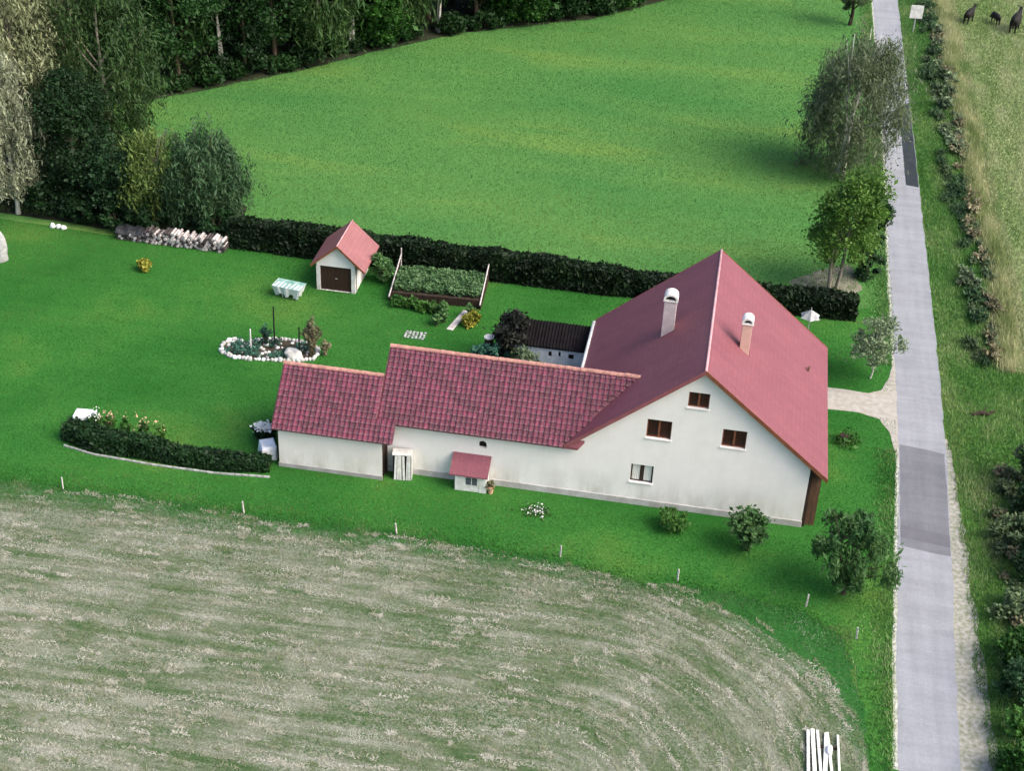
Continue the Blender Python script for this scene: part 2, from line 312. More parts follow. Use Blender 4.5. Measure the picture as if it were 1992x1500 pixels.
# rakings: thin curved lines of hay that follow the mower's turns round the field corner
def rakings():
    na, nb = 1700, 75; s0 = rng.uniform(-7, 16.2, na); st = rng.uniform(-44, 16, na); ln = rng.gamma(2.0, .9, na)
    k = np.repeat(np.arange(na), nb); u = st[k]+rng.random(na*nb)*ln[k]; ss = s0[k]+rng.normal(0, .07, na*nb)+.10*np.sin(u*1.3+k)
    ang = np.clip((u+11)/np.maximum(ss, 3), 0, 1.75); x = np.where(u < -11, u, -11+ss*np.sin(ang)); y = -22+ss*np.cos(ang); m = in_poly(x, y, hayP) & ((u < -11) | (ss > 3)); x, y, k = x[m], y[m], k[m]; n = len(x)
    a = rng.uniform(0, 6.28, n); L = rng.uniform(.08, .25, n); w = rng.uniform(.015, .035, n); z = .03+rng.random(n)*.05
    V = np.zeros((n, 3, 3)); V[:, 0] = np.stack([x-np.sin(a)*w, y+np.cos(a)*w, z-.02], 1); V[:, 1] = np.stack([x+np.sin(a)*w, y-np.cos(a)*w, z-.02], 1); V[:, 2] = np.stack([x+np.cos(a)*L, y+np.sin(a)*L, z+rng.normal(0, .03, n)], 1)
    t = rng.uniform(.1, .85, na)[k]+rng.normal(0, .12, n); c = lerpc(t, [(.1, (.11, .16, .065)), (.45, (.24, .245, .17)), (1, (.48, .465, .40))])
    tag(link('hay_rakings', mesh_np('hay_rakings', V.reshape(-1, 3), np.arange(3*n).reshape(-1, 3), np.repeat(c, 3, 0)), M['straw']), 'thin curved lines of raked pale hay on the mown field', 'hay', kind='stuff')
rakings()
def edge_keep(x, y):
    ey = np.interp(x, [p[0] for p in HAY[:11]], [p[1] for p in HAY[:11]]); return (np.where(y > ey, (y-ey)*2.2, ey-y) < rng.gamma(1.0, 1.5, len(x))) & (x < 2.8) & (rng.random(len(x)) < .8)
blades('field_edge_grass', 'uneven longer grass tufts along the edge between lawn and hay field', 190000, (-50, 3), (-13, -3), .06, .2, .035,
       lambda x, y: lerpc(fbm(x, y, .7, 3)+rng.normal(0, .12, len(x)), [(.2, (.02, .12, .016)), (.55, (.05, .155, .032)), (.85, (.20, .22, .11))]), edge_keep)
def verge_keep(x, y):
    L = np.interp(y, [p[1] for p in ROAD_L], [p[0] for p in ROAD_L]); Rr = np.interp(y, [p[1] for p in ROAD_R], [p[0] for p in ROAD_R])
    gv = np.interp(y, [-17, -6, 7, 11], [1.35, .85, .4, .12])+(fbm(x, y, .8, 8)-.5)*.7*(y < 11)
    left = (x < L-.14) & (x > L-np.where(y < -6, 2.3, 1.6)) & ((y < 9) | (y > 19)); left &= rng.random(len(x)) < np.clip((x-(L-1.6))/1.2, .1, 1)
    return left | ((x > Rr+gv) & (x < 15.5))
blades('verge_grass', 'long rough grass growing on both verges of the road', 300000, (2.5, 15.5), (-22, 100), .12, .36, .05,
       lambda x, y: lerpc(np.where((x > 13.0) & (y > 20), .8, np.where(y < 9, .46, .38))+(fbm(x, y*.5, .5, 5)-.5)*.9+rng.normal(0, .1, len(x)), [(.0, (.045, .14, .028)), (.4, (.11, .25, .065)), (.65, (.24, .32, .13)), (1, (.48, .48, .28))]), verge_keep)
blades('tall_dry_grass', 'tall pale dry grass standing in a strip between hedgerow and cattle field', 70000, (12.6, 15.4), (20, 104), .4, .95, .05,
       lambda x, y: lerpc(fbm(x, y*.4, .8, 15)+rng.normal(0, .12, len(x)), [(.1, (.12, .19, .05)), (.45, (.30, .34, .15)), (.9, (.52, .51, .30))]), lambda x, y: rng.random(len(x)) < np.exp(-((x-13.9-.35*np.sin(y*.23))/.55)**2))
blades('field_grass', 'pale green and straw coloured grazed grass of the cattle field', 90000, (14.8, 26), (22, 104), .12, .32, .07,
       lambda x, y: lerpc(fbm(x*1.5, y*.4, .5, 7)+rng.normal(0, .12, len(x)), [(.1, (.11, .21, .05)), (.5, (.21, .28, .11)), (.9, (.40, .41, .24))]), lambda x, y: x > 14.6)

# ------------------------------------------------------------------ foliage helpers
def leaf_quads(C, size, up=.35, el=1.7, droop=0.0):
    n = len(C); s = size*np.clip(rng.lognormal(-.12, .45, n), .35, 2.6)
    nn = rng.normal(0, 1, (n, 3)); nn[:, 2] = np.abs(nn[:, 2])+up; nn /= np.linalg.norm(nn, axis=1)[:, None]
    d = rng.normal(0, 1, (n, 3)); d[:, 2] -= droop; d -= nn*(d*nn).sum(1)[:, None]; d /= np.linalg.norm(d, axis=1)[:, None]+1e-9
    e = np.cross(nn, d); V = np.zeros((n, 4, 3)); a = (s*el/2)[:, None]; b = (s/2)[:, None]
    V[:, 0] = C-d*a; V[:, 1] = C+e*b-d*a*.15; V[:, 2] = C+d*a; V[:, 3] = C-e*b-d*a*.15
    return V.reshape(-1, 3), np.arange(4*n).reshape(-1, 4)
def crown_points(H, rad, base, nclump, nleaf, style='round', lump=.3, seed=0):
    """leaf centres about the trunk axis; returns (leaf points, clump centres)"""
    g = np.random.default_rng(seed); C = []
    ph = g.uniform(0, 6.28, 6)
    for _ in range(nclump):
        u = g.random(); a = g.uniform(0, 2*np.pi)
        if style == 'cone': r = rad*(1-u)**.8*g.uniform(.45, 1); z = base+(H-base)*u
        elif style == 'column': r = rad*np.sin(np.pi*min(.97, .12+u*.85))**.5*np.sqrt(g.uniform(.15, 1)); z = base+(H-base)*u
        else:
            v = g.normal(0, 1, 3); v /= np.linalg.norm(v); q = g.uniform(.5, 1)**.5; a = math.atan2(v[1], v[0])
            r = rad*q*math.hypot(v[0], v[1]); z = base+(H-base)*(.5+.5*q*v[2])
        r *= 1+lump*(np.sin(a*2+ph[0]+z*.5)*.5+np.sin(a*3+ph[1]-z*.9)*.5)
        C.append((r*np.cos(a), r*np.sin(a), z))
    C = np.array(C); k = g.integers(0, nclump, nleaf); cr = rad*.26*g.uniform(.6, 1.3, nclump)
    P = C[k] + g.normal(0, 1, (nleaf, 3))*np.stack([cr[k]*.62, cr[k]*.62, cr[k]*.45], 1)
    if style == 'weep':
        P = C[k] + g.normal(0, 1, (nleaf, 3))*np.stack([cr[k]*.16, cr[k]*.16, cr[k]*.2], 1)
        P[:, 2] -= g.random(nleaf)**.8*(H-base)*.30*g.uniform(.5, 1.2, nclump)[k]
        ns = 14; off = g.normal(0, 1, (nclump, ns, 2))*cr[:, None, None]*.6; j = g.integers(0, ns, nleaf); P[:, :2] += off[k, j]
        P[:, 2] = np.maximum(P[:, 2], .25)
    P[:, 2] = np.maximum(P[:, 2], .06)
    return P, C
def trunk_mesh(H, tr, C, nlimb=10, lean=(0, 0), stems=1, seed=0, base=0):
    g = random.Random(seed); mb = MB()
    for s in range(stems):
        ox, oy = ((g.uniform(-.5, .5), g.uniform(-.5, .5)) if stems > 1 else (0, 0)); lx, ly = lean[0]+(g.uniform(-1, 1)*1.3 if stems > 1 else 0), lean[1]+(g.uniform(-1, 1) if stems > 1 else 0)
        pts = [(ox+lx*t*t+.12*math.sin(t*7+s), oy+ly*t*t+.1*math.cos(t*5+s), -.15+(H*.93+.15)*t) for t in (0, .04, .12, .25, .4, .55, .7, .85, 1)]
        mb.tube(pts, [tr*1.5, tr*1.12, tr, tr*.9, tr*.75, tr*.58, tr*.4, tr*.24, tr*.08], 7)
        for i in range(nlimb):
            c = Vector(C[g.randrange(len(C))]); t = max(.12, min(.9, (c.z-.12*H)/H*.85)); p = Vector((ox+lx*t*t, oy+ly*t*t, H*.93*t))
            mid = p.lerp(c, .55)+Vector((0, 0, -.04*H*g.random())); mb.tube([p, mid, c], [tr*.32, tr*.2, tr*.05], 5, False)
    return mb.mesh('trunk', True)
def tree(name, label, cat, loc, H, rad, base, leafm, barkm, style='round', nclump=70, nleaf=9000, leaf=.16, tr=.16, stems=1, lean=(0, 0), lump=.3, seed=0, group=None, rz=0, up=.35, nlimb=10):
    P, C = crown_points(H, rad, base, nclump, nleaf, style, lump, seed)
    if lean != (0, 0): t = (P[:, 2]/H)**2; P[:, 0] += lean[0]*t; P[:, 1] += lean[1]*t
    V, F = leaf_quads(P, leaf*(.62 if style == 'weep' else 1), up, 4.2 if style == 'weep' else 1.7, 4.0 if style == 'weep' else 0)
    t = thing(name, label, cat, loc, rz, group)
    link('trunk', trunk_mesh(H, tr, C, nlimb, lean, stems, seed), barkm, t)
    link('crown', mesh_np('crown', V, F), leafm, t); return t
def shrub(name, label, loc, rad, H, leafm, n=2500, leaf=.10, seed=0, style='round', spiky=False, group=None, cat='shrub', barkm=None, squash=1.0):
    t = thing(name, label, cat, loc, 0, group); g = np.random.default_rng(seed+50)
    if spiky:
        m = max(30, n//45); a = g.uniform(0, 6.28, m); tl = g.uniform(.1, 1.0, m); L = H*g.uniform(.7, 1.1, m); s = g.random((n,)); k = g.integers(0, m, n)
        r = rad*tl[k]*s**1.4; z = L[k]*(s-(.35*tl[k])*s**3)
        P = np.stack([r*np.cos(a[k]), r*np.sin(a[k])*squash, z], 1)+g.normal(0, .05*rad, (n, 3)); P[:, 2] = np.maximum(P[:, 2], .04)
    else: P, C = crown_points(H, rad, .05*H, 26, n, 'round', .25, seed); P[:, 1] *= squash
    V, F = leaf_quads(P, leaf, .3, 1.8)
    mb = MB(); gg = random.Random(seed)
    for i in range(6):
        a = gg.uniform(0, 6.28); r = rad*gg.uniform(.3, .7); mb.tube([(.05*math.cos(a), .05*math.sin(a), -.05), (r*.4*math.cos(a), r*.4*math.sin(a), H*.4), (r*math.cos(a), r*math.sin(a)*squash, H*.75)], [.035, .025, .008], 5)
    link('stems', mb.mesh('stems', True), barkm or M['bark'], t); link('foliage', mesh_np('foliage', V, F), leafm, t); return t

M['bark'] = basic('bark_brown', (.10, .075, .05), (.05, .04, .028), 4, .9, .5, .02, (1, 1, .3))
M['bark_pale'] = basic('bark_birch', (.62, .60, .54), (.30, .28, .24), 3, .8, .3, .01, (.6, .6, 2.5))
M['bark_white'] = basic('bark_white_birch', (.80, .78, .72), (.5, .48, .43), 3, .8, .3, .01, (.6, .6, 2.5))
M['bark_grey'] = basic('bark_grey', (.24, .22, .18), (.12, .11, .085), 4, .9, .5, .02, (1, 1, .3))
M['lf_forest'] = leafmat('leaf_forest', (.007, .030, .007), (.024, .072, .016))
M['lf_forest2'] = leafmat('leaf_forest_olive', (.016, .046, .012), (.05, .10, .026))
M['lf_forest3'] = leafmat('leaf_forest_bright', (.012, .055, .007), (.038, .12, .016))
M['lf_pale'] = leafmat('leaf_pale_weeping', (.11, .135, .06), (.27, .29, .16), .2)
M['lf_palegrey'] = leafmat('leaf_grey_birch', (.12, .14, .085), (.28, .30, .20), .2)
M['lf_dark'] = leafmat('leaf_dark', (.005, .021, .006), (.015, .05, .012), .12)
M['lf_yellowgreen'] = leafmat('leaf_yellowgreen', (.055, .10, .02), (.14, .20, .05))
M['lf_round'] = leafmat('leaf_round_tree', (.009, .035, .012), (.030, .078, .026))
M['lf_round2'] = leafmat('leaf_round_weeping', (.014, .045, .016), (.055, .105, .045), .2)
M['lf_birch'] = leafmat('leaf_birch', (.055, .10, .045), (.13, .19, .085), .3)
M['lf_silver'] = leafmat('leaf_silver_birch', (.07, .11, .05), (.19, .24, .13), .35)
M['lf_bright'] = leafmat('leaf_bright', (.045, .11, .018), (.12, .235, .038), .35)
M['lf_sage'] = leafmat('leaf_sage', (.09, .14, .07), (.19, .25, .14), .25)
M['lf_hedge'] = leafmat('leaf_hedge', (.003, .011, .003), (.010, .032, .007), .1)
M['lf_shrub'] = leafmat('leaf_shrub', (.02, .08, .012), (.07, .17, .03), .25)
M['lf_teal'] = leafmat('leaf_teal', (.015, .06, .04), (.06, .17, .12), .2)
M['lf_willow'] = leafmat('leaf_willow', (.04, .12, .035), (.13, .25, .08), .3)
M['lf_willow2'] = leafmat('leaf_weeping_bush', (.018, .07, .02), (.085, .17, .05), .3)
M['lf_scrub'] = leafmat('leaf_scrub', (.018, .05, .018), (.06, .115, .045), .2)
M['lf_weed'] = leafmat('leaf_weed', (.045, .085, .035), (.12, .17, .08), .25)
M['lf_olive'] = leafmat('leaf_golden', (.16, .17, .02), (.36, .33, .05), .2)
M['lf_drybrush'] = leafmat('leaf_dry_brush', (.10, .10, .05), (.28, .25, .15), .2)
M['flower_white'] = basic('white_petals', (.82, .82, .80), (.7, .72, .68), 8, .7, .1)
M['flower_pink'] = basic('pink_petals', (.5, .26, .22), (.42, .32, .15), 8, .7, .1)

# ------------------------------------------------------------------ materials of the buildings
def plaster(name, c, stain, z0=.2, z1=2.2):
    m, n, l, b = newmat(name); b.inputs['Roughness'].default_value = .92; b.inputs['Specular IOR Level'].default_value = .15
    p = pos(n); t = noise(n, l, p, .9, 6, .6); r = ramp(n, [(.35, tuple(x*.93 for x in c)), (.7, c)]); l.new(t.outputs[0], r.inputs[0])
    sx = n.new('ShaderNodeSeparateXYZ'); l.new(p, sx.inputs[0]); mr = n.new('ShaderNodeMapRange'); mr.inputs[1].default_value = z0; mr.inputs[2].default_value = z1; mr.inputs[3].default_value = 1; mr.inputs[4].default_value = 0; l.new(sx.outputs[2], mr.inputs[0])
    st = noise(n, l, mapped(n, l, p, (1, 1, .35)), .8, 6, .7); mu = n.new('ShaderNodeMath'); mu.operation = 'MULTIPLY'; l.new(mr.outputs[0], mu.inputs[0]); sr = n.new('ShaderNodeMapRange'); sr.inputs[1].default_value = .42; sr.inputs[2].default_value = .68; l.new(st.outputs[0], sr.inputs[0]); l.new(sr.outputs[0], mu.inputs[1])
    stk = noise(n, l, mapped(n, l, p, (2.6, 2.6, .09)), 1.0, 5, .7); sk2 = ramp(n, [(.34, (.98, .978, .972)), (.56, (1, 1, 1))]); l.new(stk.outputs[0], sk2.inputs[0])
    l.new(mixc(n, l, 1.0, mixc(n, l, mu.outputs[0], r.outputs[0], stain), sk2.outputs[0], 'MULTIPLY'), b.inputs['Base Color'])
    bump(n, l, b, noise(n, l, p, 14, 5, .7).outputs[0], .35, .02); return m
M['plaster'] = plaster('white_plaster', (.85, .815, .785), (.52, .49, .44))
M['plaster2'] = plaster('annex_plaster', (.84, .795, .755), (.52, .48, .40))
M['plinth'] = basic('grey_plinth', (.46, .45, .44), (.34, .32, .30), 1.5, .95, .4, .02)
def roofmat(name, c1, c2, ax):
    m, n, l, b = newmat(name); b.inputs['Roughness'].default_value = .55; b.inputs['Specular IOR Level'].default_value = .35
    p = pos(n); t = noise(n, l, p, .5, 5, .6); r = ramp(n, [(.3, c2), (.7, c1)]); l.new(t.outputs[0], r.inputs[0])
    f = noise(n, l, p, 22, 3, .6); mr = n.new('ShaderNodeMapRange'); mr.inputs[1].default_value = .3; mr.inputs[2].default_value = .7; mr.inputs[3].default_value = .88; mr.inputs[4].default_value = 1.12; l.new(f.outputs[0], mr.inputs[0])
    hs = n.new('ShaderNodeHueSaturation'); l.new(mr.outputs[0], hs.inputs['Value']); l.new(r.outputs[0], hs.inputs['Color']); l.new(hs.outputs[0], b.inputs['Base Color'])
    w = n.new('ShaderNodeTexBrick'); w.inputs['Scale'].default_value = 1; w.inputs['Brick Width'].default_value = .3; w.inputs['Row Height'].default_value = .26; w.inputs['Mortar Size'].default_value = .012
    sx = n.new('ShaderNodeSeparateXYZ'); l.new(p, sx.inputs[0]); cv = n.new('ShaderNodeCombineXYZ'); l.new(sx.outputs[1], cv.inputs[0]); l.new(sx.outputs[0], cv.inputs[1]); l.new(cv.outputs[0], w.inputs['Vector'])
    w.inputs['Color1'].default_value = (.95, .95, .95, 1); w.inputs['Color2'].default_value = (1.05, 1.05, 1.05, 1); w.inputs['Mortar'].default_value = (.80, .80, .80, 1)
    sk = noise(n, l, mapped(n, l, p, (.25, 2.2, .25)), .8, 5, .65); rk_ = ramp(n, [(.35, (.92, .93, .95)), (.65, (1.03, 1.02, 1.02))]); l.new(sk.outputs[0], rk_.inputs[0])
    l.new(mixc(n, l, 1.0, mixc(n, l, 1.0, hs.outputs[0], w.outputs['Color'], 'MULTIPLY'), rk_.outputs[0], 'MULTIPLY'), b.inputs['Base Color'])
    bump(n, l, b, w.outputs['Fac'], .25, .012); return m
M['roof_red'] = roofmat('red_shingle', (.215, .070, .088), (.196, .062, .079), 0)
M['roof_garage'] = roofmat('garage_shingle', (.30, .125, .125), (.265, .105, .105), 0)
def tilemat():
    m, n, l, b = newmat('clay_tile'); b.inputs['Roughness'].default_value = .65; b.inputs['Specular IOR Level'].default_value = .3
    a = n.new('ShaderNodeAttribute'); a.attribute_name = 'Col'; p = pos(n); t = noise(n, l, p, 1.6, 5, .65)
    r = ramp(n, [(.3, (.062, .007, .022)), (.7, (.115, .013, .037))]); l.new(t.outputs[0], r.inputs[0])
    sg2 = n.new('ShaderNodeSeparateColor'); l.new(a.outputs[0], sg2.inputs[0]); oi = n.new('ShaderNodeObjectInfo'); ad = n.new('ShaderNodeMath'); l.new(sg2.outputs[1], ad.inputs[0]); l.new(oi.outputs['Random'], ad.inputs[1]); fr_ = n.new('ShaderNodeMath'); fr_.operation = 'FRACT'; l.new(ad.outputs[0], fr_.inputs[0])
    mv = n.new('ShaderNodeMapRange'); mv.inputs[3].default_value = .62; mv.inputs[4].default_value = 1.5; l.new(fr_.outputs[0], mv.inputs[0]); hs = n.new('ShaderNodeHueSaturation'); l.new(mv.outputs[0], hs.inputs['Value']); l.new(r.outputs[0], hs.inputs['Color'])
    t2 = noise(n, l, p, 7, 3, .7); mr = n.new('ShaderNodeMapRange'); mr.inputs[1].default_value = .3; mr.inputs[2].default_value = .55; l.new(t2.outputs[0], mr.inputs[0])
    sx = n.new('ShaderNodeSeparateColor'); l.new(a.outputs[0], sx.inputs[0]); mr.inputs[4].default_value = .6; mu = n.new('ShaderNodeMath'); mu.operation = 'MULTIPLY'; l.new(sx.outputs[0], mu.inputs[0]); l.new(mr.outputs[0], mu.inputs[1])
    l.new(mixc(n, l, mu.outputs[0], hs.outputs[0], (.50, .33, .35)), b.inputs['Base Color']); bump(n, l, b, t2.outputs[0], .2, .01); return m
M['tile'] = tilemat()
M['ridge_tile'] = basic('ridge_clay', (.50, .27, .20), (.34, .16, .15), 4, .8, .3)
M['ridge_red'] = basic('ridge_red', (.55, .33, .34), (.42, .22, .24), 2, .6, .1)
M['barge'] = basic('painted_barge', (.30, .10, .11), (.24, .08, .09), 2, .6, .1)
M['wood_brown'] = basic('brown_timber', (.16, .085, .05), (.09, .05, .03), 3, .8, .4, .01, (2, 2, .4))
M['wood_dark'] = basic('dark_timber', (.045, .026, .018), (.022, .013, .010), 3, .8, .4, .01, (2, 2, .4))
M['wood_red'] = basic('red_brown_frame', (.23, .085, .045), (.16, .055, .03), 4, .6, .2, .005)
M['glass_brown'] = basic('dark_brown_pane', (.040, .010, .008), (.022, .006, .006), 2, .35, .05, .005, spec=.4)
M['black_void'] = basic('dark_interior', (.012, .010, .009), (.008, .007, .006), 2, .9, 0)
M['white_paint'] = basic('white_paint', (.78, .77, .74), (.58, .57, .53), 3, .6, .15, .005)
M['curtain'] = basic('white_curtain', (.74, .73, .68), (.6, .6, .55), 3, .9, .2, .01, (4, 4, .3))
M['chim'] = basic('chimney_render_grey', (.52, .44, .44), (.42, .36, .36), 3, .9, .3)
M['chim2'] = basic('chimney_render_salmon', (.72, .47, .38), (.62, .40, .33), 3, .9, .3)
M['shed_wall'] = basic('pale_blue_wall', (.62, .68, .78), (.46, .52, .60), 2.5, .9, .3)
M['shed_roof'] = basic('black_corrugated', (.013, .011, .012), (.007, .006, .007), 3, .9, .3, spec=.1)
M['white_cloth'] = basic('white_cloth', (.84, .84, .84), (.74, .76, .78), 3, .85, .2, .01)
M['teal_cloth'] = basic('teal_cloth', (.10, .25, .20), (.28, .42, .38), 3, .7, .2, .01)
M['stone'] = basic('pale_stone', (.58, .57, .55), (.36, .36, .33), 3, .9, .4, .02)
M['stone_grey'] = basic('grey_stone', (.42, .42, .42), (.26, .27, .26), 4, .9, .4, .02)
M['log_end'] = basic('log_end', (.62, .58, .55), (.36, .32, .32), 5, .9, .3)
M['log_dark'] = basic('log_bark', (.10, .085, .08), (.04, .034, .034), 5, .9, .4)
M['tarp'] = basic('dark_tarp', (.035, .037, .042), (.02, .021, .024), 2, .5, .3, .03)
M['terracotta'] = basic('terracotta', (.62, .38, .24), (.5, .28, .18), 4, .8, .2)
M['steel'] = basic('galvanised_steel', (.38, .39, .40), (.3, .31, .32), 3, .45, .1)
M['pole_black'] = basic('black_pole', (.012, .014, .012), (.008, .009, .008), 3, .7, .1)
M['cow'] = basic('black_hide', (.010, .008, .007), (.006, .005, .005), 4, .75, .1)
M['soil_bed'] = basic('garden_soil', (.06, .045, .03), (.03, .024, .016), 3, .95, .5, .03)

def wall_poly(name, outer, holes, y, depth, mat, parent, to3=lambda a, b, c: (a, c, b)):
    """vertical wall in plane y with openings; reveals run 'depth' inwards"""
    bm = bmesh.new(); es = []
    for loop in [outer]+holes:
        vs = [bm.verts.new(to3(a, b, y)) for a, b in loop]; es += [bm.edges.new((vs[i], vs[(i+1) % len(vs)])) for i in range(len(vs))]
    bmesh.ops.triangle_fill(bm, use_beauty=True, edges=es)
    for loop in holes+[outer]:
        k = len(loop)
        for i in range(k):
            a, b = loop[i], loop[(i+1) % k]
            bm.faces.new([bm.verts.new(to3(*q)) for q in ((*a, y), (*b, y), (*b, y+depth), (*a, y+depth))])
    bmesh.ops.remove_doubles(bm, verts=bm.verts, dist=.0005); bmesh.ops.recalc_face_normals(bm, faces=bm.faces)
    me = bpy.data.meshes.new(name); bm.to_mesh(me); bm.free(); return link(name, me, mat, parent)
def roof_slab(mb, a, b, c, d, th):
    return mb.prism([a, b, c, d], (0, 0, -th))

# tiles -------------------------------------------------------------
TW, TL, TE = .30, .40, .335          # tile width, length, exposed course
def tile_mesh():
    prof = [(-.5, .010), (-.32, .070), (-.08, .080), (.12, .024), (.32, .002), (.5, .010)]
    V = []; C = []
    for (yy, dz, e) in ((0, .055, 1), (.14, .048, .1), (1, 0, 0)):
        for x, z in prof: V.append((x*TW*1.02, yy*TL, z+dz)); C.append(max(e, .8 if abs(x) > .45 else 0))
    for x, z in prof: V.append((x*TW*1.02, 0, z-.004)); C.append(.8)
    F = []
    k = len(prof)
    for r in range(2):
        for i in range(k-1): F.append((r*k+i, r*k+i+1, (r+1)*k+i+1, (r+1)*k+i))
    for i in range(k-1): F.append((3*k+i, 3*k+i+1, i+1, i))
    return np.array(V), np.array(F), np.array(C)
TV, TF, TC = tile_mesh()
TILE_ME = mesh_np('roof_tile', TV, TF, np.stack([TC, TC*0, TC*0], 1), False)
def tile_slope(parent, eave_l, udir, vdir, nrm, ncol, nrow, keep, limit=300, joff=0):
    """tiles from eave upwards; the lowest 'limit' are single objects, the rest one mesh"""
    u, v, w = Vector(udir), Vector(vdir), Vector(nrm); rest = []; cnt = 0
    for r in range(nrow):
        for c in range(ncol):
            p = Vector(eave_l) + u*((c+.5)*TW) + v*(r*TE) + w*.012
            if not keep(p, r, c): continue
            a = rnd.gauss(0, .012); lift = rnd.gauss(0, .004)
            m = Matrix((u*math.cos(a)+v*math.sin(a), v*math.cos(a)-u*math.sin(a), w)).transposed().to_4x4(); m.translation = p+w*lift
            if cnt < limit:
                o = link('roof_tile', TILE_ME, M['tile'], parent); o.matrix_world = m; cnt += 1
            else: rest.append(np.array(m))
    if rest:
        Vs = []; Fs = []
        for i, m in enumerate(rest): Vs.append(TV@m[:3, :3].T+m[:3, 3]); Fs.append(TF+i*len(TV))
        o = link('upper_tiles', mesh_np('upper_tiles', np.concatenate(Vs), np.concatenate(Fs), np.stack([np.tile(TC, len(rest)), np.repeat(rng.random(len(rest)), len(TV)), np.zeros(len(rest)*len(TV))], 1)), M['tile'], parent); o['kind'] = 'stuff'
def ridge_tiles(parent, a, b, mat, r=.14, step=.42):
    a, b = Vector(a), Vector(b); d = (b-a); n = max(1, int(d.length/step)); d.normalize(); s = d.cross(Vector((0, 0, 1))).normalized()
    mb = MB(); k = 7; L = (b-a).length/n*1.06
    for j, (t, rr) in enumerate(((0, r*1.08), (L, r*.95))):
        for i in range(k): an = math.pi*(i/(k-1)); mb.v.append(tuple(d*t+s*math.cos(an)*rr+Vector((0, 0, math.sin(an)*rr))))
    for i in range(k-1): mb.f.append((i, i+1, k+i+1, k+i))
    mb.f.append(tuple(range(k)))
    me = mb.mesh('ridge_tile', False); me.materials.append(mat)
    for i in range(n):
        o = link('ridge_tile', me, None, parent); p = a+(b-a)*(i/n); o.location = (p.x, p.y, p.z+rnd.gauss(0, .006)-.05)

# ------------------------------------------------------------------ farmhouse (main house and its tiled wing)
house = thing('farmhouse', 'long white farmhouse with smooth red gable roof, tiled wing and four gable windows', 'house')
K = 6.05/7.386; RX, RZ, EZ = -6.4, 9.79, 3.74; ER, EL = .987, -13.786; Y0, Y1 = -.35, 13.98
W = [(-7.16, -6.01, 7.12, 8.12), (-9.26, -7.88, 4.76, 6.0), (-5.06, -3.73, 4.80, 5.98), (-9.91, -8.63, 1.60, 2.82)]
arch = [(-18.73, 2.5), (-18.27, 2.5), (-18.27, 2.82), (-18.33, 2.95), (-18.5, 3.02), (-18.67, 2.95), (-18.73, 2.82)]
holes = [[(x0, z0), (x1, z0), (x1, z1), (x0, z1)] for x0, x1, z0, z1 in W] + [arch]
wall_poly('gable_wall', [(-24.4, -.1), (0, -.1), (0, 4.36), (-6.4, 9.6), (-12.86, 4.30), (-13.3, 3.80), (-24.4, 3.80)], holes, 0.0, .28, M['plaster'], house)
MB().box(-12.8, -12.55, 6.1, 13.6, -.1, 4.2).build('side_wall', M['plaster'], house)
mb = MB().prism([(-12.8, 13.6, -.1), (0, 13.6, -.1), (0, 13.6, 4.36), (-6.4, 13.6, 9.58), (-12.8, 13.6, 4.3)], (0, -.25, 0)); mb.build('back_wall', M['plaster'], house)
mb = MB().prism([(-24.4, .02, -.1), (-24.4, 6.1, -.1), (-24.4, 6.1, 3.75), (-24.4, 3.04, 6.5), (-24.4, .02, 3.78)], (.25, 0, 0)); mb.build('wing_gable', M['wood_dark'], house)
MB().box(-24.15, -12.9, 5.85, 6.1, -.1, 3.9).build('wing_back_wall', M['plaster'], house)
sw = MB().box(-.28, -.06, .29, 13.3, -.1, 4.2).build('timber_side_wall', M['wood_dark'], house)
bme = MB().box(0, .055, -.105, .105, 0, 4.15).mesh('plank'); bme.materials.append(M['wood_brown'])
for i in range(58):
    o = link('plank', bme, None, sw); o.location = (-.06 + rnd.uniform(-.008, .012), .42+i*.226, rnd.uniform(-.03, .03))
MB().box(-.05, .20, .03, .26, -.1, 4.25).build('corner_post', M['wood_dark'], house, bevel=.02)
MB().box(-24.45, .03, -.06, .02, -.1, .42).build('plinth', M['plinth'], house, bevel=.02)
scr = MB().box(.03, .74, .34, .38, -.05, 3.6).build('timber_screen', M['wood_dark'], house)
for i in range(5):
    o = MB().box(0, .132, -.03, .02, -.05, 4.2-K*(.05+i*.142+.15)).build('plank', M['wood_brown'], scr); o.location = (.03+i*.142, .31+rnd.uniform(-.01, .01), 0)
# main roof
th = .20
rr = roof_slab(MB(), (RX, Y0, RZ), (ER, Y0, EZ), (ER, Y1, EZ), (RX, Y1, RZ), th).build('roof_slope', M['roof_red'], house)
rl = roof_slab(MB(), (RX, Y1, RZ), (EL, Y1, EZ), (EL, Y0, EZ), (RX, Y0, RZ), th).build('roof_slope', M['roof_red'], house)
rcap = MB().tube([(RX, Y0-.03, RZ-.01), (RX, Y1+.03, RZ-.01)], .075, 8).build('ridge_cap', M['ridge_red'], rr, smooth=True)
for sgn, ex, par in ((1, ER, rr), (-1, EL, rl)):
    for yy in (Y0-.045, Y1+.005):
        MB().prism([(RX, yy, RZ+.03), (ex, yy, EZ+.03), (ex, yy, EZ-.25), (RX, yy, RZ-.25)], (0, .04, 0)).build('barge_board', M['barge'] if sgn < 0 else M['wood_red'], par)
    # boarded soffit under the verge
    MB().prism([(RX+sgn*.02, Y0+.01, RZ-.215), (ex, Y0+.01, EZ-.215), (ex, .0, EZ-.215), (RX+sgn*.02, .0, RZ-.215)], (0, 0, -.03)).build('soffit', M['wood_red'], par)
for i in range(15):
    y = .1+i*.95; MB().prism([(ER-.03, y, EZ-.205), (ER-.03, y, EZ-.33), (-.06, y, EZ-.33+K*(ER-.09)), (-.06, y, EZ-.205+K*(ER-.09))], (0, .1, 0)).build('rafter_tail', M['wood_brown'], rr)
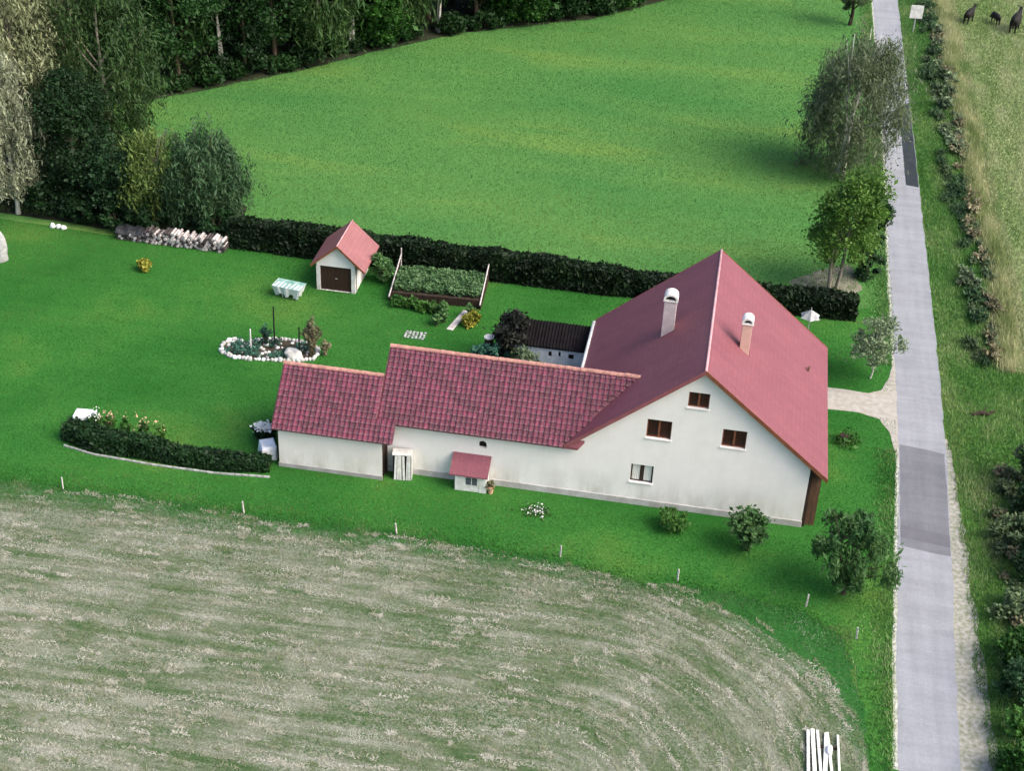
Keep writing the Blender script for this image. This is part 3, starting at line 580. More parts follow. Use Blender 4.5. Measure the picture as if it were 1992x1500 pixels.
MB().tube([(EL-.09, 6.9, EZ-.05), (EL-.09, Y1-.2, EZ-.05)], .11, 8).build('gutter', M['white_paint'], rl, smooth=True)
MB().tube([(-.34, 9.12, 4.80), (-.34, 9.12, 5.08)], .05, 8).tube([(-.34, 9.12, 5.06), (-.34, 9.12, 5.12)], .10, 8).build('vent_pipe', M['wood_brown'], rr)
# chimneys
def chimney(x, y, zb, zt, w, d, mat, par):
    c = MB().box(x-w/2, x+w/2, y-d/2, y+d/2, zb, zt).build('chimney', mat, par, bevel=.02)
    MB().box(x-w/2-.06, x+w/2+.06, y-d/2-.06, y+d/2+.06, zt, zt+.08).build('chimney_collar', M['white_paint'], c, bevel=.015)
    mb = MB(); k = 11; ro, ri = w/2+.05, w/2-.06
    out = [(x+ro*math.cos(math.pi*i/(k-1)), zt+.16+ro*.85*math.sin(math.pi*i/(k-1))) for i in range(k)]
    inn = [(x+ri*math.cos(math.pi*i/(k-1)), zt+.16+ri*.75*math.sin(math.pi*i/(k-1))) for i in range(k)]
    for i in range(k-1):
        mb.prism([(out[i][0], y-d/2-.05, out[i][1]), (out[i+1][0], y-d/2-.05, out[i+1][1]), (inn[i+1][0], y-d/2-.05, inn[i+1][1]), (inn[i][0], y-d/2-.05, inn[i][1])], (0, d+.1, 0))
    mb.box(x-ro, x-ri, y-d/2-.05, y+d/2+.05, zt+.082, zt+.16); mb.box(x+ri, x+ro, y-d/2-.05, y+d/2+.05, zt+.082, zt+.16)
    mb.build('chimney_hood', M['white_paint'], c)
    MB().box(x-ri+.03, x+ri-.03, y-d/4, y+d/4, zt+.082, zt+.12).build('flue_opening', M['black_void'], c)
    MB().box(x-w/2-.07, x+w/2+.07, y-d/2-.07, y+d/2+.07, zb-.2, zb+.0).build('flashing', M['wood_dark'], c)
chimney(-8.92, 6.95, 7.3, 9.85, .72, .72, M['chim'], rl)
chimney(-4.42, 5.15, 7.9, 9.95, .56, .62, M['chim2'], rr)
# windows
def window(x0, x1, z0, z1, kind):
    w = x1-x0; fr = MB(); t = .06; y = .12; G = .003
    fr.box(x0+G, x1-G, y, y+.08, z0+G, z0+t); fr.box(x0+G, x1-G, y, y+.08, z1-t, z1-G); fr.box(x0+G, x0+t, y, y+.08, z0+t, z1-t); fr.box(x1-t, x1-G, y, y+.08, z0+t, z1-t)
    win = fr.build('window', M['wood_red'] if kind == 'brown' else M['wood_dark'], house); xm = (x0+x1)/2
    MB().box(x0+.01, x1-.01, y+.16, y+.17, z0+.01, z1-.01).build('backing', M['black_void'], win)
    if kind == 'brown':
        MB().box(xm-.055, xm+.055, y-.03, y+.1, z0+t, z1-t).build('mullion', M['wood_red'], win)
        for a, b in ((x0+t, xm-.055), (xm+.055, x1-t)):
            p = MB().box(a+.004, b-.004, y+.05, y+.065, z0+t+.004, z1-t-.004).build('pane', M['glass_brown'], win)
            MB().box(a+.005, b-.005, y+.035, y+.048, (z0+z1)/2-.015, (z0+z1)/2+.015).build('glazing_bar', M['wood_dark'], win)
    else:
        MB().box(xm-.10, xm+.10, y+.02, y+.07, z0+t, z1-t).build('mullion', M['wood_dark'], win)
        for a, b in ((x0+t+.03, xm-.12), (xm+.12, x1-t-.03)):
            mb = MB(); k = 12
            for i in range(k):
                xa = a+(b-a)*i/k; xb = a+(b-a)*(i+1)/k; ya = y+.05+.012*math.sin(i*2.1); yb = y+.05+.012*math.sin((i+1)*2.1)
                mb.prism([(xa, ya, z0+t), (xb, yb, z0+t), (xb, yb, z1-t), (xa, ya, z1-t)], (0, .006, 0))
            mb.build('curtain', M['curtain'], win)
    MB().box(x0-.06, x1+.06, -.07, .12, z0-.07, z0-.003).build('sill', M['plaster'], win, bevel=.01)
for i, q in enumerate(W): window(*q, 'brown' if i < 3 else 'white')
MB().box(-18.74, -18.26, .2, .22, 2.49, 3.03).build('vent_niche', M['black_void'], house)
# wing roof
kw = (6.79-3.74)/(3.04+.35); XL = -24.63; LW = .10
wr = roof_slab(MB(), (XL, 3.04, 6.79-LW), (XL, Y0, 3.74-LW), (-13.0, Y0, 3.74-LW), (-9.7, 3.04, 6.79-LW), .16).build('wing_roof', M['roof_red'], house)
roof_slab(MB(), (-9.7, 3.04, 6.785-LW), (-13.0, 6.43, 3.735-LW), (XL, 6.43, 3.735-LW), (XL, 3.04, 6.785-LW), .16).build('wing_roof_back', M['roof_red'], house)
vd = Vector((0, 1, kw)).normalized(); nd = Vector((0, -kw, 1)).normalized()
def keep_wing(p, r, c):
    zr_main = RZ-K*abs(p.x+.12-RX); q = p.z+vd.z*.2; return zr_main < q+.05 and p.x < -9.9
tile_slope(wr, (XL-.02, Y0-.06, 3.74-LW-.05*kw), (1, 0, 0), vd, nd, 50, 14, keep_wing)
ridge_tiles(wr, (XL-.03, 3.04, 6.77), (-10.05, 3.04, 6.77), M['ridge_tile'])
MB().prism([(XL-.045, 3.04, 6.75), (XL-.045, Y0-.04, 3.70), (XL-.045, Y0-.04, 3.46), (XL-.045, 3.04, 6.50)], (.04, 0, 0)).build('verge_board', M['barge'], wr)

# ------------------------------------------------------------------ annex
ax = thing('annex', 'low white annex with red tiled roof at the end of the farmhouse wing', 'outbuilding')
wall_poly('wall', [(-30.4, -.1), (-24.2, -.1), (-24.2, 3.0), (-30.4, 3.0)], [], -1.0, .25, M['plaster2'], ax)
MB().prism([(-30.4, -.97, -.1), (-30.4, 4.0, -.1), (-30.4, 4.0, 3.0), (-30.4, 1.54, 5.3), (-30.4, -.97, 3.0)], (.25, 0, 0)).build('end_wall', M['wood_dark'], ax)
MB().box(-24.43, -24.2, -.97, -.02, -.1, 3.0).build('return_wall', M['wood_dark'], ax)
MB().box(-30.15, -24.45, 3.75, 4.0, -.1, 2.98).build('back_wall', M['plaster2'], ax)
MB().box(-30.45, -24.17, -1.05, -.98, -.1, .28).build('plinth', M['plinth'], ax, bevel=.015)
AE, AR, ka = 2.95, 5.56, .9
ar = roof_slab(MB(), (-30.66, 1.54, AR), (-30.66, -1.36, AE), (-23.62, -1.36, AE), (-23.62, -.40, AE+.864), .15)
ar = MB(); ar.prism([(-30.66, 1.54, AR), (-30.66, -1.36, AE), (-23.62, -1.36, AE), (-23.62, -.42, AE+.94*.9), (-24.68, -.42, AE+.94*.9), (-24.68, 1.54, AR)], (0, 0, -.15))
ar = ar.build('annex_roof', M['roof_red'], ax)
roof_slab(MB(), (-24.68, 1.54, AR-.005), (-24.68, 4.4, AE), (-30.66, 4.4, AE), (-30.66, 1.54, AR-.005), .15).build('annex_roof_back', M['roof_red'], ax)
va = Vector((0, 1, .9)).normalized(); na = Vector((0, -.9, 1)).normalized()
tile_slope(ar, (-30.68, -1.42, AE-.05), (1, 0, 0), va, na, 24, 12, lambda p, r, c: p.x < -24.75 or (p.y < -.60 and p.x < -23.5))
ridge_tiles(ar, (-30.69, 1.54, AR+.07), (-24.7, 1.54, AR+.07), M['ridge_tile'])

# ------------------------------------------------------------------ garage
ga = thing('garage', 'small white garage with pink-red gable roof and dark brown door by the hedge', 'garage')
gx0, gx1, gy0, gy1 = -34.15, -31.4, 19.9, 23.5; gc = (gx0+gx1)/2
wall_poly('front_wall', [(gx0, -.05), (gx1, -.05), (gx1, 2.2), (gc+.15, 3.45), (gx0, 2.2)], [[(-33.93, .02), (-31.66, .02), (-31.66, 1.96), (-33.93, 1.96)]], gy0, .2, M['plaster'], ga)
MB().box(gx1-.2, gx1, gy0+.21, gy1, -.05, 2.2).build('side_wall', M['plaster'], ga); MB().box(gx0, gx0+.2, gy0+.21, gy1, -.05, 2.2).build('side_wall', M['plaster'], ga)
MB().prism([(gx0+.21, gy1, -.05), (gx1-.21, gy1, -.05), (gx1-.21, gy1, 2.2), (gc, gy1, 3.4), (gx0+.21, gy1, 2.2)], (0, -.2, 0)).build('back_wall', M['plaster'], ga)
dr = MB().box(-33.9, -31.69, gy0+.16, gy0+.18, .02, 1.93).build('door', M['wood_dark'], ga)
pme = MB().box(-.155, .155, -.02, .02, 0, 1.86).mesh('door_plank'); pme.materials.append(basic('door_brown', (.05, .024, .016), (.03, .015, .011), 3, .6, .3, .01, (2, 2, .3), obj=True))
for i in range(7): o = link('door_plank', pme, None, dr); o.location = (-33.73+i*.3115, gy0+.135+rnd.uniform(-.004, .004), .04)
MB().box(-32.85, -32.7, gy0+.08, gy0+.11, .95, 1.0).build('door_handle', M['steel'], dr)
gxr = -32.57; gz = 3.78
a = roof_slab(MB(), (gxr, 19.6, gz), (-30.62, 19.6, 1.96), (-30.62, 23.75, 1.96), (gxr, 23.75, gz), .12).build('roof_slope', M['roof_garage'], ga)
b = roof_slab(MB(), (gxr, 23.75, gz), (-34.5, 23.75, 2.12), (-34.5, 19.6, 2.12), (gxr, 19.6, gz), .12).build('roof_slope', M['roof_garage'], ga)
MB().tube([(gxr, 19.58, gz), (gxr, 23.77, gz)], .05, 8).build('ridge_cap', M['ridge_red'], a, smooth=True)
for ex, ez, par in ((-30.62, 1.96, a), (-34.5, 2.12, b)):
    MB().prism([(gxr, 19.56, gz+.02), (ex, 19.56, ez+.02), (ex, 19.56, ez-.16), (gxr, 19.56, gz-.16)], (0, .035, 0)).build('barge_board', M['wood_red'], par)
MB().box(gx0-.03, gx0+.22, gy0-.03, gy0-.002, -.05, 1.96).build('door_pillar', M['white_paint'], ga); MB().box(gx1-.26, gx1+.03, gy0-.03, gy0-.002, -.05, 1.96).build('door_pillar', M['white_paint'], ga)
MB().tube([(gx1+.05, gy0+.25, 0), (gx1+.05, gy0+.25, 1.8), (gx1+.3, gy0+.25, 2.0)], .035, 6).build('downpipe', M['steel'], ga)

# ------------------------------------------------------------------ shed behind the house
sh = thing('shed', 'low shed with pale blue wall and black corrugated roof between wing and main roof', 'shed')
wall_poly('wall', [(-18.7, -.05), (-14.05, -.05), (-14.05, 2.5), (-18.7, 2.5)], [[(-16.5, 1.75), (-16.28, 1.75), (-16.28, 2.15), (-16.5, 2.15)], [(-15.85, 1.8), (-15.7, 1.8), (-15.7, 2.2), (-15.85, 2.2)], [(-15.2, 1.72), (-14.85, 1.72), (-14.85, 2.12), (-15.2, 2.12)]], 12.0, .15, M['shed_wall'], sh)
MB().box(-18.6, -14.1, 12.2, 12.22, 0, 2.4).build('backing', M['black_void'], sh)
MB().prism([(-18.7, 12.16, -.05), (-18.7, 13.5, -.05), (-18.7, 13.5, 3.15), (-18.7, 12.16, 2.48)], (.12, 0, 0)).build('end_wall', M['shed_wall'], sh)
MB().box(-18.55, -14.05, 13.38, 13.5, -.05, 3.15).build('back_wall', M['shed_wall'], sh)
mb = MB(); prev = None
srf = MB().prism([(-18.95, 11.92, 2.47), (-13.98, 11.92, 2.47), (-13.98, 13.6, 3.32), (-18.95, 13.6, 3.32)], (0, 0, -.08)).build('roof', M['shed_roof'], sh)
for c in range(12):                                             # corrugated sheets
    mb = MB(); w = .415; x0 = -18.95+c*w; k = 12; pts = [(x0+w*1.02*i/k, .035*math.sin(i/k*4*math.pi)) for i in range(k+1)]
    dz = rnd.uniform(.03, .06)
    for i in range(k):
        mb.quadface((pts[i][0], 11.88, 2.46+pts[i][1]+dz), (pts[i+1][0], 11.88, 2.46+pts[i+1][1]+dz), (pts[i+1][0], 13.66, 3.36+pts[i+1][1]+dz), (pts[i][0], 13.66, 3.36+pts[i][1]+dz))
    mb.build('roof_sheet', M['shed_roof'], srf)

# ------------------------------------------------------------------ things at the long wall
hu = thing('hutch', 'little white hutch with red pent roof and one window against the farmhouse wall', 'hutch')
mb = MB().box(-19.9, -18.05, -.95, -.07, -.03, 1.22).build('body', M['white_paint'], hu)
plm = MB().box(-.095, .095, -.012, .012, 0, 1.2).mesh('board'); plm.materials.append(M['white_paint'])
for i in range(9):
    if 3 <= i <= 6: continue
    o = link('board', plm, None, mb); o.location = (-19.79+i*.204, -.965, 0)
wme = MB().box(-19.33, -18.5, -.975, -.955, .42, 1.08).build('window', M['white_paint'], hu)
MB().box(-19.25, -18.58, -.99, -.977, .5, 1.0).build('pane', basic('dull_glass', (.10, .11, .13), (.05, .055, .065), 2, .2, 0), wme); MB().box(-18.93, -18.89, -1.0, -.992, .5, 1.0).build('glazing_bar', M['white_paint'], wme)
MB().prism([(-20.2, -.02, 2.02), (-17.95, -.02, 2.02), (-17.95, -1.15, 1.22), (-20.2, -1.15, 1.22)], (0, 0, -.07)).build('roof', M['roof_red'], hu)
MB().prism([(-19.9, -.07, 1.2), (-19.9, -.95, 1.2), (-19.9, -.95, 1.28), (-19.9, -.07, 1.86)], (.04, 0, 0)).build('cheek', M['wood_dark'], hu)
pt = thing('flower_pot', 'pale terracotta flower pot beside the white hutch', 'flower pot', (-17.8, -.85, 0))
mb = MB().tube([(0, 0, .012), (0, 0, .42)], [.13, .19], 12); mb.tube([(0, 0, .42), (0, 0, .5)], [.215, .215], 12); mb.build('pot', M['terracotta'], pt)
V, F = leaf_quads(rng.normal(0, .1, (160, 3))+np.array([0, 0, .62]), .1); link('plant', mesh_np('plant', V, F), M['lf_drybrush'], pt)
cb = thing('cupboard', 'weathered white slatted cupboard leaning open by the annex corner', 'cupboard', (-23.15, -.45, 0), R(8))
MB().box(-.5, .55, -.28, .32, 0, 1.75).build('carcass', M['black_void'], cb)
sl = MB().box(-.065, .065, -.02, .02, 0, 1.7).mesh('slat'); sl.materials.append(M['white_paint'])
for i, xx in enumerate((-.38, -.22, -.06, .14, .31, .46)):
    o = link('slat', sl, None, cb); o.location = (xx, -.31-(.02*(i % 2)), rnd.uniform(.0, .05)); o.rotation_euler = (0, R(rnd.uniform(-2.5, 2.5)), 0)
MB().box(-.54, .60, -.35, .33, 1.76, 1.82).build('top', M['white_paint'], cb, bevel=.01); MB().box(.56, .6, -.30, .32, 0, 1.75).build('side_panel', M['white_paint'], cb)
dp = tag(MB().tube([(-24.08, -.35, 0), (-24.08, -.35, 2.9), (-24.08, -.2, 3.4)], .05, 7).build('downpipe', M['wood_dark']), 'dark downpipe in the corner between annex and farmhouse wing', 'downpipe')
# ------------------------------------------------------------------ hedges
def hedge(name, label, path, wid, hts, n, leafm, leaf, seed, cat='hedge'):
    t = thing(name, label, cat, (path[0][0], path[0][1], 0)); o0 = np.array([path[0][0], path[0][1], 0]); g = np.random.default_rng(seed)
    P2 = np.array(path, float); seg = np.hypot(*np.diff(P2, axis=0).T); cum = np.r_[0, np.cumsum(seg)]; L = cum[-1]
    s = g.uniform(0, L, n); x = np.interp(s, cum, P2[:, 0]); y = np.interp(s, cum, P2[:, 1]); k = np.clip(np.searchsorted(cum, s)-1, 0, len(seg)-1); d = np.diff(P2, axis=0)[k]/seg[k][:, None]
    H = np.interp(s, np.linspace(0, L, len(hts)), hts); wob = vnoise(s, s*0, .9, seed)
    face = g.random(n); w = np.where(face < .5, g.choice([-1, 1], n)*.5, g.uniform(-.5, .5, n))*wid*(.85+.35*vnoise(s, H*0, .7, seed+4)); z = np.where(face < .5, g.random(n), g.uniform(.93, 1.03, n))*H*(.88+.22*wob)
    w *= np.where(z > .85*H, .9, 1.0); w += g.normal(0, .05, n); z += g.normal(0, .07, n)+np.maximum(0, g.normal(-.12, .12, n))
    P = np.stack([x-d[:, 1]*w, y+d[:, 0]*w, np.maximum(z, .04)], 1)-o0
    V, F = leaf_quads(P, leaf, .2); link('foliage', mesh_np('foliage', V, F), leafm, t)
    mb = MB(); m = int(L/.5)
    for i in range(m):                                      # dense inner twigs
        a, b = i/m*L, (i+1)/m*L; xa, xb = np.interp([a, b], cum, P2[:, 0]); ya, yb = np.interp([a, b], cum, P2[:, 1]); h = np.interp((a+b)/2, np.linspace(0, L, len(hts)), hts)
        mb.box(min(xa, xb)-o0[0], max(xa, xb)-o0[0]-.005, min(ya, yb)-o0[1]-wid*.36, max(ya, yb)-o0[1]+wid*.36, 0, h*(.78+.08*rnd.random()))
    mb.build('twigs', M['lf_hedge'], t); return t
hedge('clipped_hedge', 'long dark clipped hedge along the back of the garden below the meadow', [(-42.2, 24.9), (-30, 24.8), (-18, 24.6), (-6, 24.9), (3.5, 25.2)], 1.35, [2.05, 2.0, 1.95, 2.0, 1.6, 1.5, 1.6], 75000, M['lf_hedge'], .13, 3)
hedge('low_hedge', 'low dark shrub hedge with stone edging left of the annex', [(-43.6, -1.0), (-41.4, -1.55), (-37.5, -1.75), (-34, -1.8), (-30.9, -1.3)], 1.0, [.95, 1.15, 1.0, 1.05, .65, .75, .6, .5], 22000, M['lf_dark'], .12, 5)
# stones of the edging in front of the low hedge
ed = thing('stone_edging', 'thin row of pale edging stones in front of the low hedge', 'edging')
em = MB().box(-.19, .19, -.06, .06, -.02, .08).mesh('edging_stone'); em.materials.append(M['stone_grey'])
pth = np.array([(-43.4, -1.95), (-41.4, -2.42), (-37.5, -2.62), (-33.8, -2.6), (-30.6, -2.25)]); sg = np.r_[0, np.cumsum(np.hypot(*np.diff(pth, axis=0).T))]
for i in range(31):
    s = (i+.5)/31*sg[-1]; x, y = np.interp(s, sg, pth[:, 0]), np.interp(s, sg, pth[:, 1]); y2 = np.interp(s+.2, sg, pth[:, 1]); x2 = np.interp(s+.2, sg, pth[:, 0])
    o = link('edging_stone', em, None, ed); o.location = (x, y, .012); o.rotation_euler = (rnd.uniform(-.06, .06), rnd.uniform(-.05, .05), math.atan2(y2-y, x2-x+1e-6)+rnd.uniform(-.06, .06))

def lumpy(name, loc, rx, ry, rz, mat, seed, parent=None, sub=3, amp=.18):
    bm = bmesh.new(); bmesh.ops.create_icosphere(bm, subdivisions=sub, radius=1); g = random.Random(seed); ph = [g.uniform(0, 6) for _ in range(9)]
    for v in bm.verts:
        c = v.co; f = 1+amp*(math.sin(c.x*2.3+ph[0])*math.sin(c.y*2.7+ph[1])+.6*math.sin(c.z*4+ph[2]+c.x*3)+.4*math.sin(c.y*6+ph[3]))
        v.co = Vector((c.x*rx*f, c.y*ry*f, max(c.z, -.35)*rz*f+rz*.33))
    me = bpy.data.meshes.new(name); bm.to_mesh(me); bm.free(); me.polygons.foreach_set('use_smooth', [sub > 1]*len(me.polygons)); o = link(name, me, mat, parent); o.location = loc; return o
def draped(name, loc, sx, sy, h, mat, seed, rz=0):
    """a cloth thrown over a box: top grid with falling, folded skirts"""
    g = random.Random(seed); n = 26; V = []; F = []
    for j in range(n+1):
        for i in range(n+1):
            u, v = i/n*2-1, j/n*2-1; m = max(abs(u), abs(v)); an = math.atan2(v, u)
            if m < .6: x, y, z = u/.6*sx, v/.6*sy, h+.05*math.sin(u*5+seed)*math.cos(v*4)
            else:
                t = (m-.6)/.4; fo = 1+t*(.14+.10*math.sin(an*9+seed)+.06*math.sin(an*17)); x, y, z = u/m*sx*fo, v/m*sy*fo, h*(1-t)+.02
            V.append((x, y, z)); 
    for j in range(n):
        for i in range(n): a = j*(n+1)+i; F.append((a, a+1, a+n+2, a+n+1))
    o = link(name, mesh_np(name, np.array(V), np.array(F), smooth=True), mat); o.location = loc; o.rotation_euler = (0, 0, rz); return o
tag(draped('covered_box', (-43.3, .75, 0), .5, .42, .62, M['white_cloth'], 2, .1), 'bright white sheet over a box behind the low hedge end', 'cover')
tag(draped('ground_sheet', (-31.35, -.15, .0), .42, .5, .9, M['white_cloth'], 5, .5), 'crumpled white sheet draped over a heap at the annex end wall', 'cover')
hy = shrub('hydrangea', 'dark bush topped with white flower heads behind the annex end', (-32.0, 1.25, 0), .6, 1.1, M['lf_dark'], 1500, .11, 61)
Pf = np.random.default_rng(3).normal(0, .26, (420, 3))*np.array([1, .8, .25])+np.array([0, -.1, 1.12]); V, F = leaf_quads(Pf, .13, 1.2, 1.1); link('blossom', mesh_np('blossom', V, F), M['flower_white'], hy)
wf = shrub('flowering_bush', 'small bush with white blossoms beside the white covered box', (-42.4, .3, 0), .42, .95, M['lf_shrub'], 700, .1, 62)
V, F = leaf_quads(np.random.default_rng(4).normal(0, .2, (110, 3))+np.array([0, 0, .8]), .1, 1, 1.1); link('blossom', mesh_np('blossom', V, F), M['flower_white'], wf)
for i, (x, y, c) in enumerate(((-41.2, -.2, 1), (-40.1, -.3, 0), (-39.0, -.3, 1), (-37.9, -.35, 0))):
    b_ = shrub('border_plant', ['upright green border plant with few flowers behind the low hedge', 'upright green border plant with pink flower tips behind the low hedge'][c], (x, y, 0), .5, 1.45, M['lf_shrub'], 900, .1, 70+i, spiky=True, group='border plants behind the low hedge')
    V, F = leaf_quads(np.random.default_rng(i).normal(0, .25, (40 if c else 12, 3))+np.array([0, 0, 1.35]), .09, 1, 1.1); link('blossom', mesh_np('blossom', V, F), M['flower_pink'], b_)
tag(lumpy('boulder', (-57.4, 18.6, 0), .75, .7, 1.5, M['stone_grey'], 4), 'tall pale grey boulder standing on the lawn near the trees', 'boulder')
for i, (dx, dy) in enumerate(((-.45, 0), (0, .06), (.42, -.03))):
    tag(lumpy('white_stone', (-55.4+dx, 24.2+dy, 0), .22, .2, .26, M['flower_white'], 20+i, None, 2), 'small white stone lying under the dark trees', 'stone', 'white stones under the trees')
# ------------------------------------------------------------------ firewood stack
fwood = thing('firewood_stack', 'long stack of split firewood half under a dark tarpaulin below the trees', 'firewood', (-46.3, 23.9, 0), R(-1))
lm = []
for k in range(6):
    g = random.Random(k); mb = MB(); m = 7; pr = [(math.cos(2*math.pi*i/m)*g.uniform(.75, 1.1), math.sin(2*math.pi*i/m)*g.uniform(.75, 1.1)) for i in range(m)]
    mb.prism([(x*.12, 0, z*.12) for x, z in pr], (0, .9, 0)); me = mb.mesh('log'); me.materials.append(M['log_end'] if k < 4 else M['log_dark']); lm.append(me)
for r in range(5):
    for c in range(34):
        if r == 4 and rnd.random() < .35: continue
        if c < 8 and r > 2: continue
        o = link('log', lm[rnd.choice((0, 1, 2, 3, 4, 5) if c > 10 else (4, 5, 0))], None, fwood); o.location = (-4.1+c*.245+(r % 2)*.12+rnd.uniform(-.03, .03), -.45+rnd.uniform(-.1, .1), .13+r*.215+rnd.uniform(-.02, .02)); o.rotation_euler = (rnd.uniform(-.05, .05), rnd.uniform(0, 6.28), rnd.uniform(-.08, .08)); o.scale = (1, 1, 1)
mb = MB()
for i in range(14):
    for j in range(5):
        f = lambda a, b: (-4.3+a*.19, -.55+b*.28, .80+.06*math.sin(a*1.3+b)+.04*math.sin(a*3.1)-(.22 if b in (0, 5) else 0))
        mb.quadface(f(i, j), f(i+1, j), f(i+1, j+1), f(i, j+1))
mb.build('tarpaulin', M['tarp'], fwood)

# ------------------------------------------------------------------ garden things
tb = thing('garden_table', 'garden table under a white and teal cloth on the lawn beside the garage', 'table', (-35.75, 18.5, 0), R(-8))
for x, y in ((-.5, -.3), (.5, -.3), (.5, .3), (-.5, .3)): MB().tube([(x*.8, y, 0), (x, y, .9)], .035, 6).build('leg', M['white_paint'], tb)
MB().box(-1.05, 1.05, -.6, .6, .88, .93).build('tabletop', M['teal_cloth'], tb, bevel=.01)
mb = MB(); k = 40
def dr_pt(i, low):
    t = i/k; per = [(-1.07, .62), (-1.07, -.62), (1.07, -.62), (1.07, .62)]; s = t*3; j = min(2, int(s)); f = s-j; x = per[j][0]+(per[j+1][0]-per[j][0])*f; y = per[j][1]+(per[j+1][1]-per[j][1])*f
    if not low: return (x, y, .945)
    q = .72+.10*math.sin(i*1.7); return (x*q, y*q-.05*math.sin(i*1.3), .12+.30*(math.sin(i*.9)*.5+.5)*(1 if i % 7 else .3))
for i in range(k): mb.quadface(dr_pt(i, 0), dr_pt(i+1, 0), dr_pt(i+1, 1), dr_pt(i, 1))
mb.build('tablecloth', M['white_cloth'], tb, smooth=True)
mb = MB()
for i in range(7): x = -.95+i*.3; mb.quadface((x, -.6, .948), (x+.13+.05*math.sin(i*3), -.6, .948), (x+.2+.06*math.cos(i*5), .1+.2*math.sin(i*2), .952), (x+.08, .12, .952))
mb.build('cloth_folds', M['white_cloth'], tb)
pv = thing('paving_slab', 'small grey patch of cobbles set in the lawn above the wing roof', 'paving', (-26.05, 15.4, 0))
for i in range(6):
    for j in range(4): o = lumpy('cobble', (-.62+i*.25+rnd.uniform(-.03, .03), -.42+j*.25+rnd.uniform(-.03, .03), .01), .115, .115, .07, M['stone_grey'], i*7+j, pv, 1, .12)
shrub('golden_shrub', 'small round golden yellow shrub alone on the lawn', (-46.8, 19.6, 0), .5, .85, M['lf_olive'], 1100, .1, 31)
shrub('egg_shaped_bush', 'tall clipped egg-shaped green bush beside the garage', (-30.0, 22.0, 0), .75, 2.4, M['lf_willow'], 4500, .1, 32)
# vegetable frame
vf = thing('vegetable_frame', 'raised vegetable bed in a dark timber frame full of leafy greens', 'garden bed', (-25.7, 21.5, 0), R(3))
MB().box(-3.1, 3.1, -1.6, 1.5, 0, .55).build('soil', M['soil_bed'], vf)
for x in (-3.2, 3.2):
    MB().prism([(x-.04, -1.9, 0), (x-.04, 2.2, 0), (x-.04, 2.2, 1.1), (x-.04, -1.9, .6)], (.08, 0, 0)).build('side_board', M['wood_dark'], vf)
    MB().tube([(x, -2.2, .55), (x, 0, .95), (x, 2.7, 1.45)], .05, 6).build('rail', M['log_end'], vf)
    MB().tube([(x, 2.5, 0), (x, 2.6, 1.9)], .04, 6).build('post', M['log_end'], vf)
MB().box(-3.15, 3.15, -1.68, -1.61, 0, .62).build('front_board', M['wood_dark'], vf); MB().box(-3.15, 3.15, 1.55, 1.62, 0, 1.0).build('back_board', M['wood_dark'], vf)
g = np.random.default_rng(8); n = 9000; P = np.stack([g.uniform(-3.05, 3.05, n), g.uniform(-1.3, 1.5, n), g.random(n)], 1); P[:, 2] = .6+P[:, 2]*.35+.18*(P[:, 1]+1.3)/2.8+.12*vnoise(P[:, 0], P[:, 1], 2.5, 3)
V, F = leaf_quads(P, .12, .6); link('leafy_greens', mesh_np('leafy_greens', V, F), leafmat('leaf_vegetables', (.05, .13, .04), (.15, .26, .11), .3, 1.6), vf)
for i in range(9):
    shrub('bed_plant', 'bushy green vegetable plant along the front of the vegetable bed', (-28.3+i*.42+rnd.uniform(-.1, .1), 19.1-.05*i+rnd.uniform(-.15, .15), 0), .38, .75, M['lf_shrub'], 420, .1, 100+i, group='plants in front of the vegetable bed', cat='plant')
for i, (x, y, h) in enumerate(((-24.75, 18.3, 1.3), (-24.5, 17.5, 1.15), (-24.9, 17.0, .9), (-22.9, 18.6, 1.2))):
    shrub('iris_clump', 'tall spiky green clump beside the pale plank', (x, y, 0), .45, h, M['lf_willow'], 800, .1, 120+i, spiky=True, group='spiky clumps by the plank', cat='plant')
for i, (x, y) in enumerate(((-22.75, 17.4), (-22.5, 18.0))):
    shrub('golden_plant', 'yellow-orange leafy plant right of the pale plank', (x, y, 0), .45, .9, M['lf_olive'], 600, .1, 130+i, group='yellow plants by the plank', cat='plant')
pk = tag(MB().box(-.22, .22, -1.35, 1.35, .03, .11).build('garden_plank', M['log_end'], bevel=.01), 'pale wooden plank laid as a path to the vegetable bed', 'plank'); pk.location = (-23.6, 17.9, .0); pk.rotation_euler = (R(2), 0, R(-14))
# rockery
rk = thing('rockery', 'rock garden ringed with white stones holding plants and dark poles', 'rock garden', (-35, 11.2, 0))
out = np.array([(-3.1, -.2), (-2.9, .5), (-2.2, .75), (-1.6, .35), (-.8, 1.2), (.4, 1.5), (1.5, 1.5), (2.8, 1.3), (3.3, .4), (3.2, -.5), (1.5, -1.0), (-.5, -1.35), (-2.0, -1.4), (-2.9, -.9)]); oc = np.vstack([out, out[:1]]); cl = np.r_[0, np.cumsum(np.hypot(*np.diff(oc, axis=0).T))]
sm_ = [lumpy('stone', (0, 0, 0), .17, .15, .17, M['stone'] if k else M['flower_white'], 40+k, rk, 2, .16).data for k in range(4)]
for c in list(rk.children): bpy.data.objects.remove(c)
for i in range(58):
    s = i/58*cl[-1]; o = link('stone', sm_[rnd.randrange(4)], None, rk); o.location = (np.interp(s, cl, oc[:, 0])+rnd.uniform(-.05, .05), np.interp(s, cl, oc[:, 1])+rnd.uniform(-.05, .05), .0); o.rotation_euler = (0, 0, rnd.uniform(0, 6)); q = rnd.uniform(.75, 1.35); o.scale = (q, q, q)
